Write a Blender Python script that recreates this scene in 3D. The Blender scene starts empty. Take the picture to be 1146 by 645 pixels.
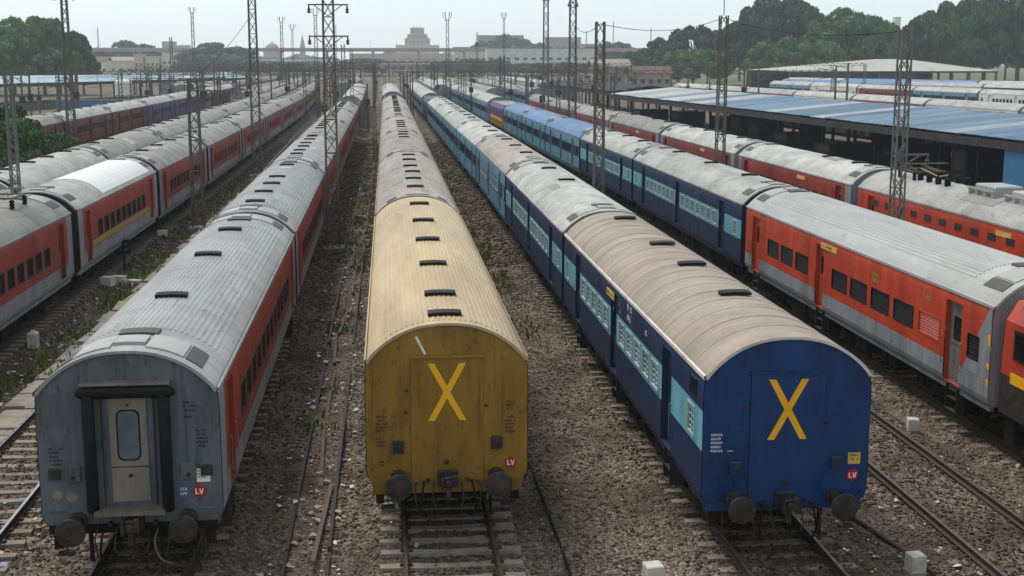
import bpy, math, random
import numpy as np
from mathutils import Vector, Matrix
R = math.radians
SC = bpy.context.scene
COL = SC.collection

# ------------------------------------------------------------------ camera, sky, sun, exposure
FPX, VPX, VPY, CH = 1430.0, 432.0, 66.0, 9.35          # measured on the 1146 x 645 photograph
PIT = math.atan((322.5 - VPY) / FPX)
YAW = math.atan((573 - VPX) / FPX * math.cos(PIT))
cam = bpy.data.objects.new('camera', bpy.data.cameras.new('camera'))
COL.objects.link(cam)
cam.location = (0, 0, CH)
cam.rotation_euler = (math.pi / 2 - PIT, 0, -YAW)
cam.data.sensor_width = 36
cam.data.lens = FPX / 1146 * 36
cam.data.clip_start, cam.data.clip_end = 0.5, 9000
SC.camera = cam

SUN_EL, SUN_AZ = 58, -35           # azimuth measured from +Y (down the tracks), clockwise
w = bpy.data.worlds.new('World'); SC.world = w; w.use_nodes = True
nt = w.node_tree; nt.nodes.clear()
sky = nt.nodes.new('ShaderNodeTexSky'); sky.sky_type = 'NISHITA'; sky.sun_disc = False
sky.sun_elevation = R(SUN_EL); sky.sun_rotation = R(SUN_AZ)
sky.air_density = 1.0; sky.dust_density = 0.4; sky.ozone_density = 2.5; sky.altitude = 0
hs = nt.nodes.new('ShaderNodeHueSaturation'); hs.inputs['Saturation'].default_value = 0.45
bg = nt.nodes.new('ShaderNodeBackground'); bg.inputs['Strength'].default_value = 0.115
ov = nt.nodes.new('ShaderNodeMix'); ov.data_type = 'RGBA'; ov.inputs[0].default_value = 0.72; ov.inputs[7].default_value = (3.65, 4.25, 4.6, 1)      # even cloud cover over the whole sky
wo = nt.nodes.new('ShaderNodeOutputWorld')
nt.links.new(sky.outputs[0], hs.inputs['Color']); nt.links.new(hs.outputs[0], ov.inputs[6]); nt.links.new(ov.outputs[2], bg.inputs['Color']); nt.links.new(bg.outputs[0], wo.inputs['Surface'])
sun = bpy.data.objects.new('sun', bpy.data.lights.new('sun', 'SUN')); COL.objects.link(sun)
sun.data.energy = 1.6; sun.data.angle = R(22); sun.data.color = (1.0, 0.94, 0.85)
_d = Vector((math.sin(R(SUN_AZ)) * math.cos(R(SUN_EL)), math.cos(R(SUN_AZ)) * math.cos(R(SUN_EL)), math.sin(R(SUN_EL))))
sun.rotation_euler = _d.to_track_quat('Z', 'Y').to_euler()
SC.view_settings.view_transform = 'Standard'; SC.view_settings.look = 'None'
SC.view_settings.gamma = 1.0; SC.view_settings.exposure = 0.76
try: SC.view_settings.use_curve_mapping = False
except Exception: pass
SC.cycles.volume_bounces = 2
SC.cycles.max_bounces = 6
SC.cycles.transparent_max_bounces = 6

# ------------------------------------------------------------------ pixel -> place
FWD = np.array([math.sin(YAW) * math.cos(PIT), math.cos(YAW) * math.cos(PIT), -math.sin(PIT)])
RGT = np.array([math.cos(YAW), -math.sin(YAW), 0]); UPV = np.cross(RGT, FWD)
def _ray(x, y): return FWD + RGT * (x - 573) / FPX - UPV * (y - 322.5) / FPX
def at_z(x, y, z=0):
    d = _ray(x, y); return np.array([0, 0, CH]) + d * (z - CH) / d[2]
def at_y(x, y, Y):
    d = _ray(x, y); return np.array([0, 0, CH]) + d * Y / d[1]

# ------------------------------------------------------------------ materials
MATS = {}
def lin(c): return tuple(((v / 255 + .055) / 1.055) ** 2.4 if v > 10 else v / 255 / 12.92 for v in c)
def mat(name, rgb, rough=.6, var=.25, scale=2.0, stretch=(1, 1, 1), dirt=(70, 60, 52), dirt_amt=.35, dirt_scale=1.2, dirt_stretch=(1, 1, 1),
        metal=0.0, bump=0.0, bump_scale=30, rand=.08, spec=.4, attr=None, attr_mix=1.0, fine=0.0, streaks=0.0, spots=0.0, spot_scale=5.0, spot_stretch=(1, 1, 1)):
    if name in MATS: return MATS[name]
    m = bpy.data.materials.new(name); m.use_nodes = True
    n, l = m.node_tree.nodes, m.node_tree.links
    b = n['Principled BSDF']; b.inputs['Roughness'].default_value = rough; b.inputs['Metallic'].default_value = metal
    b.inputs['Specular IOR Level'].default_value = spec
    tc = n.new('ShaderNodeTexCoord'); oi = n.new('ShaderNodeObjectInfo')
    off = n.new('ShaderNodeVectorMath'); off.operation = 'SCALE'; off.inputs['Scale'].default_value = 57.0
    cmb = n.new('ShaderNodeCombineXYZ')
    for k in range(3): l.new(oi.outputs['Random'], cmb.inputs[k])
    l.new(cmb.outputs[0], off.inputs[0])
    add = n.new('ShaderNodeVectorMath'); add.operation = 'ADD'
    l.new(tc.outputs['Object'], add.inputs[0]); l.new(off.outputs[0], add.inputs[1])
    def noise(sc, st, det=6, ro=.6):
        mp = n.new('ShaderNodeMapping'); mp.inputs['Scale'].default_value = st
        l.new(add.outputs[0], mp.inputs['Vector'])
        t = n.new('ShaderNodeTexNoise'); t.inputs['Scale'].default_value = sc; t.inputs['Detail'].default_value = det; t.inputs['Roughness'].default_value = ro
        l.new(mp.outputs[0], t.inputs['Vector']); return t
    def mixc(f, a, b_, mode='MIX'):
        x = n.new('ShaderNodeMix'); x.data_type = 'RGBA'; x.blend_type = mode
        for sock, v in ((x.inputs[0], f), (x.inputs[6], a), (x.inputs[7], b_)):
            if hasattr(v, 'is_linked') or hasattr(v, 'links'): l.new(v, sock)
            else: sock.default_value = v if not isinstance(v, tuple) else (*v, 1)[:4]
        return x.outputs[2]
    def ramp(sock, a, b_, va=0.0, vb=1.0):
        r = n.new('ShaderNodeMapRange'); r.inputs[1].default_value = a; r.inputs[2].default_value = b_; r.inputs[3].default_value = va; r.inputs[4].default_value = vb
        l.new(sock, r.inputs[0]); return r.outputs[0]
    base = lin(rgb)
    col = tuple(base)
    if attr:
        at = n.new('ShaderNodeAttribute'); at.attribute_name = attr
        col = mixc(attr_mix, (*base, 1), at.outputs['Color'])
    v1 = noise(scale, stretch)
    val = ramp(v1.outputs['Fac'], .3, .7, 1 - var, 1 + var)
    gr = n.new('ShaderNodeCombineColor')
    for k in range(3): l.new(val, gr.inputs[k])
    c = mixc(1.0, col, gr.outputs[0], 'MULTIPLY')
    if dirt_amt > 0:
        d1 = noise(dirt_scale, dirt_stretch, 8, .68)
        f = ramp(d1.outputs['Fac'], .48, .72, 0, dirt_amt)
        c = mixc(f, c, lin(dirt))
    if streaks > 0:
        k1 = noise(1.3, (7, 7, .3), 5, .6); kf = ramp(k1.outputs['Fac'], .54, .72, 0, streaks); c = mixc(kf, c, tuple(v * .6 for v in lin(dirt)))
        k2 = noise(.8, (6, 6, .25), 3, .5); kf = ramp(k2.outputs['Fac'], .58, .78, 0, streaks * .35); c = mixc(kf, c, tuple(min(1, v * 1.9 + .03) for v in base))
    if spots > 0:
        s1 = noise(spot_scale, spot_stretch, 9, .75); sf = ramp(s1.outputs['Fac'], .56, .66, 0, spots)
        c = mixc(sf, c, tuple(v * .45 for v in lin(dirt)))
        s2 = noise(spot_scale * .23, spot_stretch, 4, .5); sv = ramp(s2.outputs['Fac'], .35, .65, 1 - spots * .35, 1 + spots * .12)
        g4 = n.new('ShaderNodeCombineColor')
        for k in range(3): l.new(sv, g4.inputs[k])
        c = mixc(1.0, c, g4.outputs[0], 'MULTIPLY')
    if fine > 0:
        f1 = noise(60, (1, 1, 1), 3, .7); fv = ramp(f1.outputs['Fac'], .3, .7, 1 - fine, 1 + fine)
        g2 = n.new('ShaderNodeCombineColor')
        for k in range(3): l.new(fv, g2.inputs[k])
        c = mixc(1.0, c, g2.outputs[0], 'MULTIPLY')
    if rand > 0:
        rv = ramp(oi.outputs['Random'], 0, 1, 1 - rand, 1 + rand)
        g3 = n.new('ShaderNodeCombineColor')
        for k in range(3): l.new(rv, g3.inputs[k])
        c = mixc(1.0, c, g3.outputs[0], 'MULTIPLY')
    l.new(c, b.inputs['Base Color'])
    rr = ramp(v1.outputs['Fac'], .3, .7, max(0, rough - .1), min(1, rough + .1)); l.new(rr, b.inputs['Roughness'])
    if bump > 0:
        bn = noise(bump_scale, (1, 1, 1), 4, .6); bp = n.new('ShaderNodeBump'); bp.inputs['Strength'].default_value = bump; bp.inputs['Distance'].default_value = .02
        l.new(bn.outputs['Fac'], bp.inputs['Height']); l.new(bp.outputs[0], b.inputs['Normal'])
    MATS[name] = m
    return m

STK = (1.2, 1.2, .25)      # vertical streaks on walls
RST = (1, .16, 1)          # lengthwise streaks on roofs
RTR = (.5, 2.2, .5)        # crosswise run-off on roofs
m_red = mat('red_paint', (152, 54, 38), .45, .16, 1.5, STK, (70, 42, 34), .55, 1.0, STK, rand=.1, spots=0.4, spot_stretch=STK, streaks=0.3)
m_red2 = mat('dull_red_paint', (134, 54, 44), .5, .18, 1.5, STK, (72, 50, 44), .6, 1.0, STK, rand=.12, spots=0.5, spot_stretch=STK, streaks=0.4)
m_orange = mat('orange_red_paint', (190, 68, 40), .4, .12, 1.5, STK, (120, 44, 30), .45, 1.0, STK, rand=.05, spots=0.35, spot_stretch=STK, streaks=0.25)
m_grey = mat('grey_paint', (138, 142, 146), .5, .14, 1.5, STK, (78, 74, 70), .55, 1.0, STK, spots=0.45, spot_stretch=STK, streaks=0.4)
m_endgrey = mat('slate_grey_paint', (96, 100, 105), .5, .16, 1.1, STK, (56, 56, 60), .7, .9, (1, 1, .5), bump=.5, bump_scale=1.7, spots=0.55, spot_stretch=(1, 1, .45), streaks=0.5)
m_navy = mat('navy_paint', (30, 50, 84), .45, .16, 1.3, STK, (38, 44, 58), .5, 1.0, STK, spots=0.4, spot_stretch=STK, streaks=0.3)
m_patch = mat('faded_blue_patch', (84, 98, 124), .6, .15, 4, dirt=(70, 70, 74), dirt_amt=.6, dirt_scale=4)
m_ghost = mat('faded_emblem', (128, 116, 92), .6, .3, 9, dirt=(90, 92, 98), dirt_amt=.9, dirt_scale=8)
m_navyend = mat('deep_navy_end_paint', (18, 58, 106), .38, .14, .9, STK, (22, 36, 66), .6, .8, (1, 1, .6), bump=.5, bump_scale=1.7, spots=0.35, spot_stretch=(1, 1, .45), streaks=0.4)
m_sky = mat('light_blue_paint', (110, 172, 182), .5, .12, 1.5, STK, (70, 96, 104), .45, 1.0, STK, spots=0.4, spot_stretch=STK)
m_pale = mat('faded_blue_paint', (98, 142, 160), .5, .14, 1.5, STK, (70, 86, 96), .5, 1.0, STK, spots=0.45, spot_stretch=STK)
m_mustard = mat('mustard_paint', (142, 106, 34), .45, .16, 1.0, STK, (92, 66, 24), .75, .9, (1, 1, .5), bump=.5, bump_scale=1.7, spots=0.6, spot_stretch=(1, 1, .45), streaks=0.55)
m_maroon = mat('maroon_paint', (104, 50, 48), .55, .2, 1.5, STK, (60, 46, 44), .6, 1.0, STK, spots=0.5, spot_stretch=STK)
m_purple = mat('purple_paint', (88, 70, 112), .55, .2, 1.5, STK, (60, 50, 54), .5, 1.0, STK)
m_rsilver = mat('silver_roof', (150, 149, 147), .5, .12, 1.0, RST, (96, 90, 84), .62, .55, RTR, rand=.07, spots=0.5, spot_stretch=(1.6, .22, 1))
m_rsilver2 = mat('bright_silver_roof', (172, 171, 168), .45, .1, 1.0, RST, (112, 106, 100), .45, .55, RST, rand=0, spots=.35, spot_stretch=(1.6, .2, 1))
m_rgrey = mat('grey_roof', (140, 136, 130), .6, .14, 1.0, RST, (92, 84, 76), .65, .6, RTR, rand=.15, spots=.75, spot_stretch=(1.2, .5, 1))
m_rwarm = mat('warm_grey_roof', (152, 142, 131), .6, .12, 1.0, RST, (110, 96, 84), .6, .6, RTR, rand=.15, spots=.75, spot_stretch=(1.5, .3, 1))
m_rtan = mat('tan_roof', (188, 166, 128), .55, .1, .8, RST, (140, 112, 76), .6, .6, RST, rand=0, spots=0.35, spot_stretch=(1.6, .25, 1))
m_rbeige = mat('beige_roof', (156, 142, 128), .65, .1, .9, RTR, (122, 100, 84), .7, .55, RTR, rand=0, spots=0.5, spot_stretch=(.7, 1.3, .7))
m_rwhite = mat('white_roof', (172, 169, 163), .55, .12, 1.0, RST, (126, 122, 116), .55, .6, RTR, rand=.15, spots=.75, spot_stretch=(1.2, .5, 1))
m_rblue = mat('blue_roof', (74, 114, 160), .5, .14, 1.0, RST, (110, 120, 130), .5, .6, RTR, rand=.08, spots=0.4, spot_stretch=(1.2, .5, 1))
m_rbright = mat('fresh_white_roof', (216, 216, 212), .5, .04, 1.0, RST, (180, 176, 170), .2, .6, RTR, rand=0)
m_patch1 = mat('sooty_roof_patch', (104, 98, 92), .7, .25, 2, dirt=(66, 60, 55), dirt_amt=.6)
m_patch2 = mat('grey_roof_patch', (138, 134, 128), .65, .2, 2, dirt=(92, 84, 76), dirt_amt=.6)
m_patch3 = mat('pale_roof_patch', (170, 166, 158), .6, .2, 2, dirt=(120, 112, 104), dirt_amt=.6)
m_edge = mat('pale_roof_edge', (206, 200, 190), .6, .12, 2, dirt_amt=.4)
m_hatch = mat('hatch_grey', (160, 160, 156), .55, .1, 2, dirt=(100, 96, 90), dirt_amt=.5)
m_mesh = mat('dark_grille', (74, 72, 70), .7, .3, 14, dirt_amt=.2, bump=.4, bump_scale=40)
m_black = mat('black_rubber', (20, 20, 21), .75, .3, 4, dirt=(56, 50, 45), dirt_amt=.35, spec=.2)
m_buffer = mat('greasy_buffer_iron', (44, 40, 38), .5, .35, 5, dirt=(92, 80, 68), dirt_amt=.6, dirt_scale=6, spec=.35)
m_vent = mat('dark_vent_cowl', (40, 38, 37), .75, .25, 5, dirt=(84, 76, 68), dirt_amt=.4, spec=.2)
m_gap = mat('shade_black_coach_end', (34, 33, 34), .8, .25, 3, dirt=(60, 54, 50), dirt_amt=.4, spec=.2)  # end wall blackened to carry the shade in the gaps between coaches
m_gapn = mat('shade_dark_navy_end', (20, 30, 50), .7, .25, 3, dirt=(40, 40, 44), dirt_amt=.4, spec=.2)  # navy end deepened in colour for the shade between coupled coaches
m_under = mat('grimy_underframe', (30, 27, 25), .85, .35, 4, dirt=(66, 56, 47), dirt_amt=.5, dirt_scale=3, spec=.15)
m_iron = mat('dark_iron', (40, 37, 35), .65, .3, 6, dirt=(96, 74, 58), dirt_amt=.5, dirt_scale=5)
m_steel = mat('worn_rail_steel', (104, 92, 84), .35, .2, 6, dirt=(80, 66, 54), dirt_amt=.5, dirt_scale=3, metal=.5)
m_rust = mat('rusty_rail_side', (64, 53, 45), .8, .3, 6, dirt=(50, 40, 34), dirt_amt=.5, dirt_scale=4)
m_bright = mat('polished_rail', (190, 192, 196), .22, .1, 6, dirt=(110, 92, 80), dirt_amt=.3, dirt_scale=3, metal=.8)
m_glass = mat('dark_window_glass', (26, 32, 36), .12, .3, 1.5, dirt=(80, 80, 78), dirt_amt=.35, dirt_scale=2, spec=.6)
m_glassb = mat('bluish_window_glass', (116, 150, 158), .15, .2, 2, dirt=(130, 130, 124), dirt_amt=.4, spec=.6)
m_glassd = mat('grey_door_glass', (72, 92, 100), .2, .2, 3, dirt=(110, 112, 110), dirt_amt=.4, spec=.6)
m_alu = mat('weathered_aluminium', (136, 128, 118), .45, .14, 3, STK, (84, 74, 66), .55, 2, STK, metal=.3, spots=0.4, spot_stretch=STK)
m_frame = mat('pale_window_frame', (170, 190, 192), .5, .12, 4, dirt_amt=.35)
m_framed = mat('dark_window_frame', (48, 44, 46), .5, .2, 4, dirt_amt=.25)
m_yellow = mat('signal_yellow', (244, 176, 16), .5, .07, 3, dirt=(150, 104, 30), dirt_amt=.3, dirt_scale=3, rand=0)
m_cream = mat('cream_board', (214, 178, 92), .6, .15, 4, dirt_amt=.35)
m_white = mat('white_paint', (226, 224, 216), .6, .1, 3, dirt=(140, 130, 118), dirt_amt=.4, dirt_scale=2)
m_lvred = mat('tail_board_red', (176, 26, 30), .45, .1, 5, dirt_amt=.2)
m_stencil = mat('black_stencil', (44, 42, 42), .7, .2, 6, dirt_amt=0)
m_stencilw = mat('white_stencil', (206, 214, 222), .7, .15, 6, dirt_amt=.2)
m_conc = mat('concrete', (148, 138, 126), .85, .2, 3, dirt=(92, 80, 70), dirt_amt=.6, dirt_scale=2.5, bump=.3, rand=.16)
m_sleeper = mat('concrete_sleeper', (136, 125, 112), .85, .2, 5, dirt=(84, 71, 60), dirt_amt=.75, dirt_scale=3, bump=.3, rand=.2)
m_lime = mat('whitewashed_concrete', (196, 190, 182), .8, .12, 4, dirt=(116, 104, 94), dirt_amt=.6, dirt_scale=3, bump=.2)
m_mast = mat('weathered_lattice_steel', (92, 86, 80), .7, .25, 3, dirt=(100, 70, 52), dirt_amt=.6, dirt_scale=3)
m_mastg = mat('galvanised_lattice_steel', (104, 102, 98), .6, .2, 3, dirt=(90, 78, 68), dirt_amt=.5, dirt_scale=3)
m_wood = mat('grey_timber', (110, 97, 84), .85, .25, 4, (1, .15, 1), (76, 64, 54), .5, 3, bump=.3)
m_cblue = mat('blue_sheet', (106, 130, 150), .55, .2, .6, (1.5, .2, 1), (160, 168, 172), .7, .5, (2.5, .25, 1), rand=.22, spots=0.5, spot_stretch=(2.5, .3, 1))
m_cpale = mat('faded_sheet', (170, 178, 182), .55, .2, .6, (1.5, .2, 1), (110, 126, 140), .7, .5, (2.5, .25, 1), rand=.1, spots=0.5, spot_stretch=(2.5, .3, 1))
m_cmid = mat('streaked_sheet', (98, 126, 152), .55, .25, .6, (1.5, .2, 1), (180, 186, 188), .8, .6, (3, .25, 1), rand=.2, spots=.6, spot_stretch=(2.5, .3, 1))
m_cwhite = mat('bleached_sheet', (196, 196, 190), .55, .2, .6, (1.5, .2, 1), (120, 124, 126), .7, .5, (2.5, .25, 1), rand=.15, spots=.6, spot_stretch=(2.5, .3, 1))
m_cleft = mat('pale_blue_sheet', (140, 168, 178), .5, .2, .5, (1, 1, 1), (84, 110, 124), .6, .5, (2, .4, 1), rand=.12, spots=0.5, spot_stretch=(2.5, .3, 1))
m_shed = mat('cream_shed_sheet', (172, 170, 156), .6, .12, .4, (1, .4, 1), (150, 146, 132), .5, .3, rand=.05)
m_dark = mat('dark_painted_steel', (42, 44, 46), .7, .25, 2, dirt=(84, 70, 58), dirt_amt=.4)
m_plinth = mat('platform_concrete', (88, 82, 77), .9, .2, 1, dirt=(84, 76, 70), dirt_amt=.5)  # concrete toned darker to carry the shade under the canopy
m_pink = mat('pink_render', (186, 164, 152), .8, .1, .3, dirt=(170, 140, 128), dirt_amt=.4, dirt_scale=.4)
m_cwall = mat('cream_render', (204, 190, 168), .85, .12, .4, dirt=(150, 134, 116), dirt_amt=.5, dirt_scale=.5, rand=.1)
m_wwall = mat('white_render', (206, 204, 198), .85, .12, .4, dirt=(150, 140, 130), dirt_amt=.5, dirt_scale=.5, rand=.1)
m_bridge = mat('bridge_concrete', (160, 148, 136), .85, .14, .3, dirt=(112, 94, 82), dirt_amt=.6, dirt_scale=.3)
m_brick = mat('brick_red_tile', (104, 76, 64), .85, .2, 1, dirt=(90, 70, 60), dirt_amt=.5)
m_kiosk = mat('kiosk_blue', (54, 112, 152), .6, .12, 1, dirt_amt=.3)
m_bark = mat('bark', (88, 74, 60), .9, .3, 4, dirt_amt=.3)
m_cable = mat('orange_cable', (164, 138, 76), .6, .15, 3, dirt_amt=.2)
m_ins = mat('brown_porcelain', (84, 56, 48), .3, .1, 3, dirt_amt=.1)

def leafmat(name, rgb):
    m = mat(name, rgb, .6, .35, .35, dirt=tuple(int(v * .62) for v in rgb), dirt_amt=.6, dirt_scale=.22, rand=.14, attr='col', attr_mix=.55)
    m.node_tree.nodes['Principled BSDF'].inputs['Specular IOR Level'].default_value = .25
    return m
m_leaf1 = leafmat('leaf_deep_green', (50, 77, 36)); m_leaf2 = leafmat('leaf_mid_green', (68, 98, 42)); m_leaf3 = leafmat('leaf_blue_green', (46, 72, 40)); m_leaf4 = leafmat('leaf_bright_weed', (102, 128, 52))

# ------------------------------------------------------------------ mesh helpers
class MB:
    def __init__(s): s.v = []; s.f = []; s.m = []
    def quad(s, a, b, c, d, mi=0):
        k = len(s.v); s.v += [a, b, c, d]; s.f.append((k, k + 1, k + 2, k + 3)); s.m.append(mi); return s
    def poly(s, pts, mi=0):
        k = len(s.v); s.v += list(pts); s.f.append(tuple(range(k, k + len(pts)))); s.m.append(mi); return s
    def box(s, x0, x1, y0, y1, z0, z1, mi=0, ch=0):
        k = len(s.v)
        if ch <= 0:
            s.v += [(x0, y0, z0), (x1, y0, z0), (x1, y1, z0), (x0, y1, z0), (x0, y0, z1), (x1, y0, z1), (x1, y1, z1), (x0, y1, z1)]
            fs = [(3, 2, 1, 0), (4, 5, 6, 7), (0, 1, 5, 4), (1, 2, 6, 5), (2, 3, 7, 6), (3, 0, 4, 7)]
        else:
            c = ch
            s.v += [(x0, y0, z0), (x1, y0, z0), (x1, y1, z0), (x0, y1, z0), (x0, y0, z1 - c), (x1, y0, z1 - c), (x1, y1, z1 - c), (x0, y1, z1 - c),
                    (x0 + c, y0 + c, z1), (x1 - c, y0 + c, z1), (x1 - c, y1 - c, z1), (x0 + c, y1 - c, z1)]
            fs = [(3, 2, 1, 0), (0, 1, 5, 4), (1, 2, 6, 5), (2, 3, 7, 6), (3, 0, 4, 7), (4, 5, 9, 8), (5, 6, 10, 9), (6, 7, 11, 10), (7, 4, 8, 11), (8, 9, 10, 11)]
        for f in fs: s.f.append(tuple(k + i for i in f)); s.m.append(mi)
        return s
    def bar(s, p, q, r, mi=0, n=4, r2=None, cap=True):
        p, q = Vector(p), Vector(q); d = (q - p).normalized()
        a = Vector((0, 0, 1)) if abs(d.z) < .9 else Vector((1, 0, 0))
        u = d.cross(a).normalized(); w_ = d.cross(u); k = len(s.v); r2 = r if r2 is None else r2
        for c, rr in ((p, r), (q, r2)):
            for i in range(n):
                t = 2 * math.pi * (i + .5) / n
                s.v.append(tuple(c + (u * math.cos(t) + w_ * math.sin(t)) * rr))
        for i in range(n):
            j = (i + 1) % n; s.f.append((k + i, k + j, k + n + j, k + n + i)); s.m.append(mi)
        if cap:
            s.f.append(tuple(k + i for i in range(n))[::-1]); s.m.append(mi)
            s.f.append(tuple(k + n + i for i in range(n))); s.m.append(mi)
        return s
    def tube(s, pts, r, mi=0, n=6):
        for a, b in zip(pts[:-1], pts[1:]): s.bar(a, b, r, mi, n)
        return s
    def lathe(s, c, axis, prof, n=16, mi=0):       # prof: list of (distance along axis, radius)
        ax = Vector(axis).normalized(); a = Vector((0, 0, 1)) if abs(ax.z) < .9 else Vector((1, 0, 0))
        u = ax.cross(a).normalized(); w_ = ax.cross(u); k = len(s.v); c = Vector(c)
        for t, r in prof:
            for i in range(n):
                th = 2 * math.pi * i / n; s.v.append(tuple(c + ax * t + (u * math.cos(th) + w_ * math.sin(th)) * r))
        for j in range(len(prof) - 1):
            for i in range(n):
                i2 = (i + 1) % n; s.f.append((k + j * n + i, k + j * n + i2, k + (j + 1) * n + i2, k + (j + 1) * n + i)); s.m.append(mi)
        s.f.append(tuple(k + i for i in range(n))[::-1]); s.m.append(mi)
        s.f.append(tuple(k + (len(prof) - 1) * n + i for i in range(n))); s.m.append(mi)
        return s
    def mesh(s, name, mats, smooth=False):
        me = bpy.data.meshes.new(name); me.from_pydata([tuple(map(float, v)) for v in s.v], [], s.f)
        for m in (mats if isinstance(mats, (list, tuple)) else [mats]): me.materials.append(m)
        if len(me.polygons) == len(s.m): me.polygons.foreach_set('material_index', s.m)
        if smooth: me.polygons.foreach_set('use_smooth', [True] * len(me.polygons))
        me.update(); return me
    def build(s, name, mats, parent=None, smooth=False, loc=None, rz=None): return put(name, s.mesh(name, mats, smooth), parent, loc, rz)

def put(name, me, parent=None, loc=None, rz=None):
    o = bpy.data.objects.new(name, me); COL.objects.link(o)
    if parent is not None: o.parent = parent
    if loc is not None: o.location = tuple(map(float, loc))
    if rz is not None: o.rotation_euler = (0, 0, rz)
    return o
def tag(o, label=None, cat=None, group=None, kind=None):
    if label: o['label'] = label
    if cat: o['category'] = cat
    if group: o['group'] = group
    if kind: o['kind'] = kind
    return o
def thing(name, label, cat, loc=(0, 0, 0), rz=0, group=None):
    o = put(name, None, None, loc, rz); o.empty_display_size = .2
    return tag(o, label, cat, group)
CACHE = {}
def cached(key, fn):
    if key not in CACHE: CACHE[key] = fn()
    return CACHE[key]
ORD = 'first second third fourth fifth sixth seventh eighth ninth tenth eleventh twelfth thirteenth fourteenth fifteenth'.split()

# ------------------------------------------------------------------ tracks (centre lines, measured)
def line(pts):
    ys = [p[0] for p in pts]; xs = [p[1] for p in pts]
    return lambda y: np.interp(y, ys, xs)
TR = {
    'A': line([(-60, -4.70), (24, -4.72), (45, -4.80), (90, -5.0), (180, -5.1), (420, -7)]),
    'B': line([(-60, 1.09), (25, 1.09), (75, 1.10), (200, 1.0), (420, 0)]),
    'D': line([(-60, 7.2), (23, 7.42), (43, 7.52), (65, 7.6), (88, 7.6), (108, 7.43), (130, 7.32), (151, 7.22), (176, 7.1), (260, 6.4), (420, 5)]),
    'N': line([(-60, 12.05), (32, 12.05), (100, 11.95), (200, 11.4), (420, 9.6)]),
    'E': line([(-60, 16.0), (50, 15.95), (75, 16.1), (95, 15.95), (114, 15.7), (180, 15.2), (260, 14.4), (420, 13)]),
    'F': line([(-60, 23.4), (60, 23.35), (100, 23.0), (200, 22.0), (420, 18)]),
    'L': line([(-60, -8.7), (40, -8.75), (420, -14)]),
    'T2': line([(-60, -13.8), (90, -13.75), (200, -14.2), (420, -20)]),
    'T1': line([(-60, -17.9), (60, -17.85), (100, -18.05), (200, -18.6), (420, -24)]),
    'T0': line([(-60, -32), (150, -32.0), (205, -32.0), (420, -36)]),
}
# ------------------------------------------------------------------ ground
GRNG = np.random.default_rng(3)
def wob(x, y):
    return (.05 * np.sin(x * 1.3 + y * .37) + .05 * np.sin(y * .9 - x * .55 + 1) + .03 * np.sin(x * 3.1 + y * 1.7) + .025 * np.sin(y * 3.7 - x * 2.3 + 2)) * .8
def gh(x, y):
    x = np.asarray(x, float); y = np.asarray(y, float)
    h = -.42 + wob(x, y)
    for k, f in TR.items():
        d = np.abs(x - f(y)); t = np.clip((2.1 - d) / .9, 0, 1); t = t * t * (3 - 2 * t)
        h = h * (1 - t) + t * (-.225 + .2 * wob(x * 2, y * 2))
    return h
def make_ground():
    xs = np.unique(np.concatenate([np.linspace(-1750, -40, 18), np.arange(-40, -20, 1.0), np.arange(-20, 26, .3), np.arange(26, 50, 1.5), np.linspace(50, 1750, 18)]))
    ys = np.unique(np.concatenate([np.linspace(-300, 10, 6), np.arange(10, 70, .35), np.arange(70, 160, 1.2), np.arange(160, 400, 8), np.linspace(400, 1900, 14)]))
    X, Y = np.meshgrid(xs, ys); Z = np.where((np.abs(X) < 50) & (Y < 420), gh(X, Y), -.42)
    v = np.stack([X, Y, Z], -1).reshape(-1, 3); nx, ny = len(xs), len(ys)
    i, j = np.meshgrid(np.arange(nx - 1), np.arange(ny - 1)); a = (j * nx + i).ravel()
    f = np.stack([a, a + 1, a + nx + 1, a + nx], -1)
    return quadmesh('ground', v, f)
def quadmesh(name, v, f, col=None, smooth=False):
    me = bpy.data.meshes.new(name); me.vertices.add(len(v)); me.vertices.foreach_set('co', np.ascontiguousarray(v, np.float32).ravel())
    n = f.shape[1]; me.loops.add(f.size); me.loops.foreach_set('vertex_index', np.ascontiguousarray(f, np.int32).ravel())
    me.polygons.add(len(f)); me.polygons.foreach_set('loop_start', np.arange(0, f.size, n, dtype=np.int32))
    me.polygons.foreach_set('loop_total', np.full(len(f), n, np.int32))
    if smooth: me.polygons.foreach_set('use_smooth', np.ones(len(f), bool))
    if col is not None:
        at = me.color_attributes.new('col', 'FLOAT_COLOR', 'POINT')
        at.data.foreach_set('color', np.ascontiguousarray(np.concatenate([col, np.ones((len(col), 1))], 1), np.float32).ravel())
    me.update(calc_edges=True); me.validate(); return me

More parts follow.
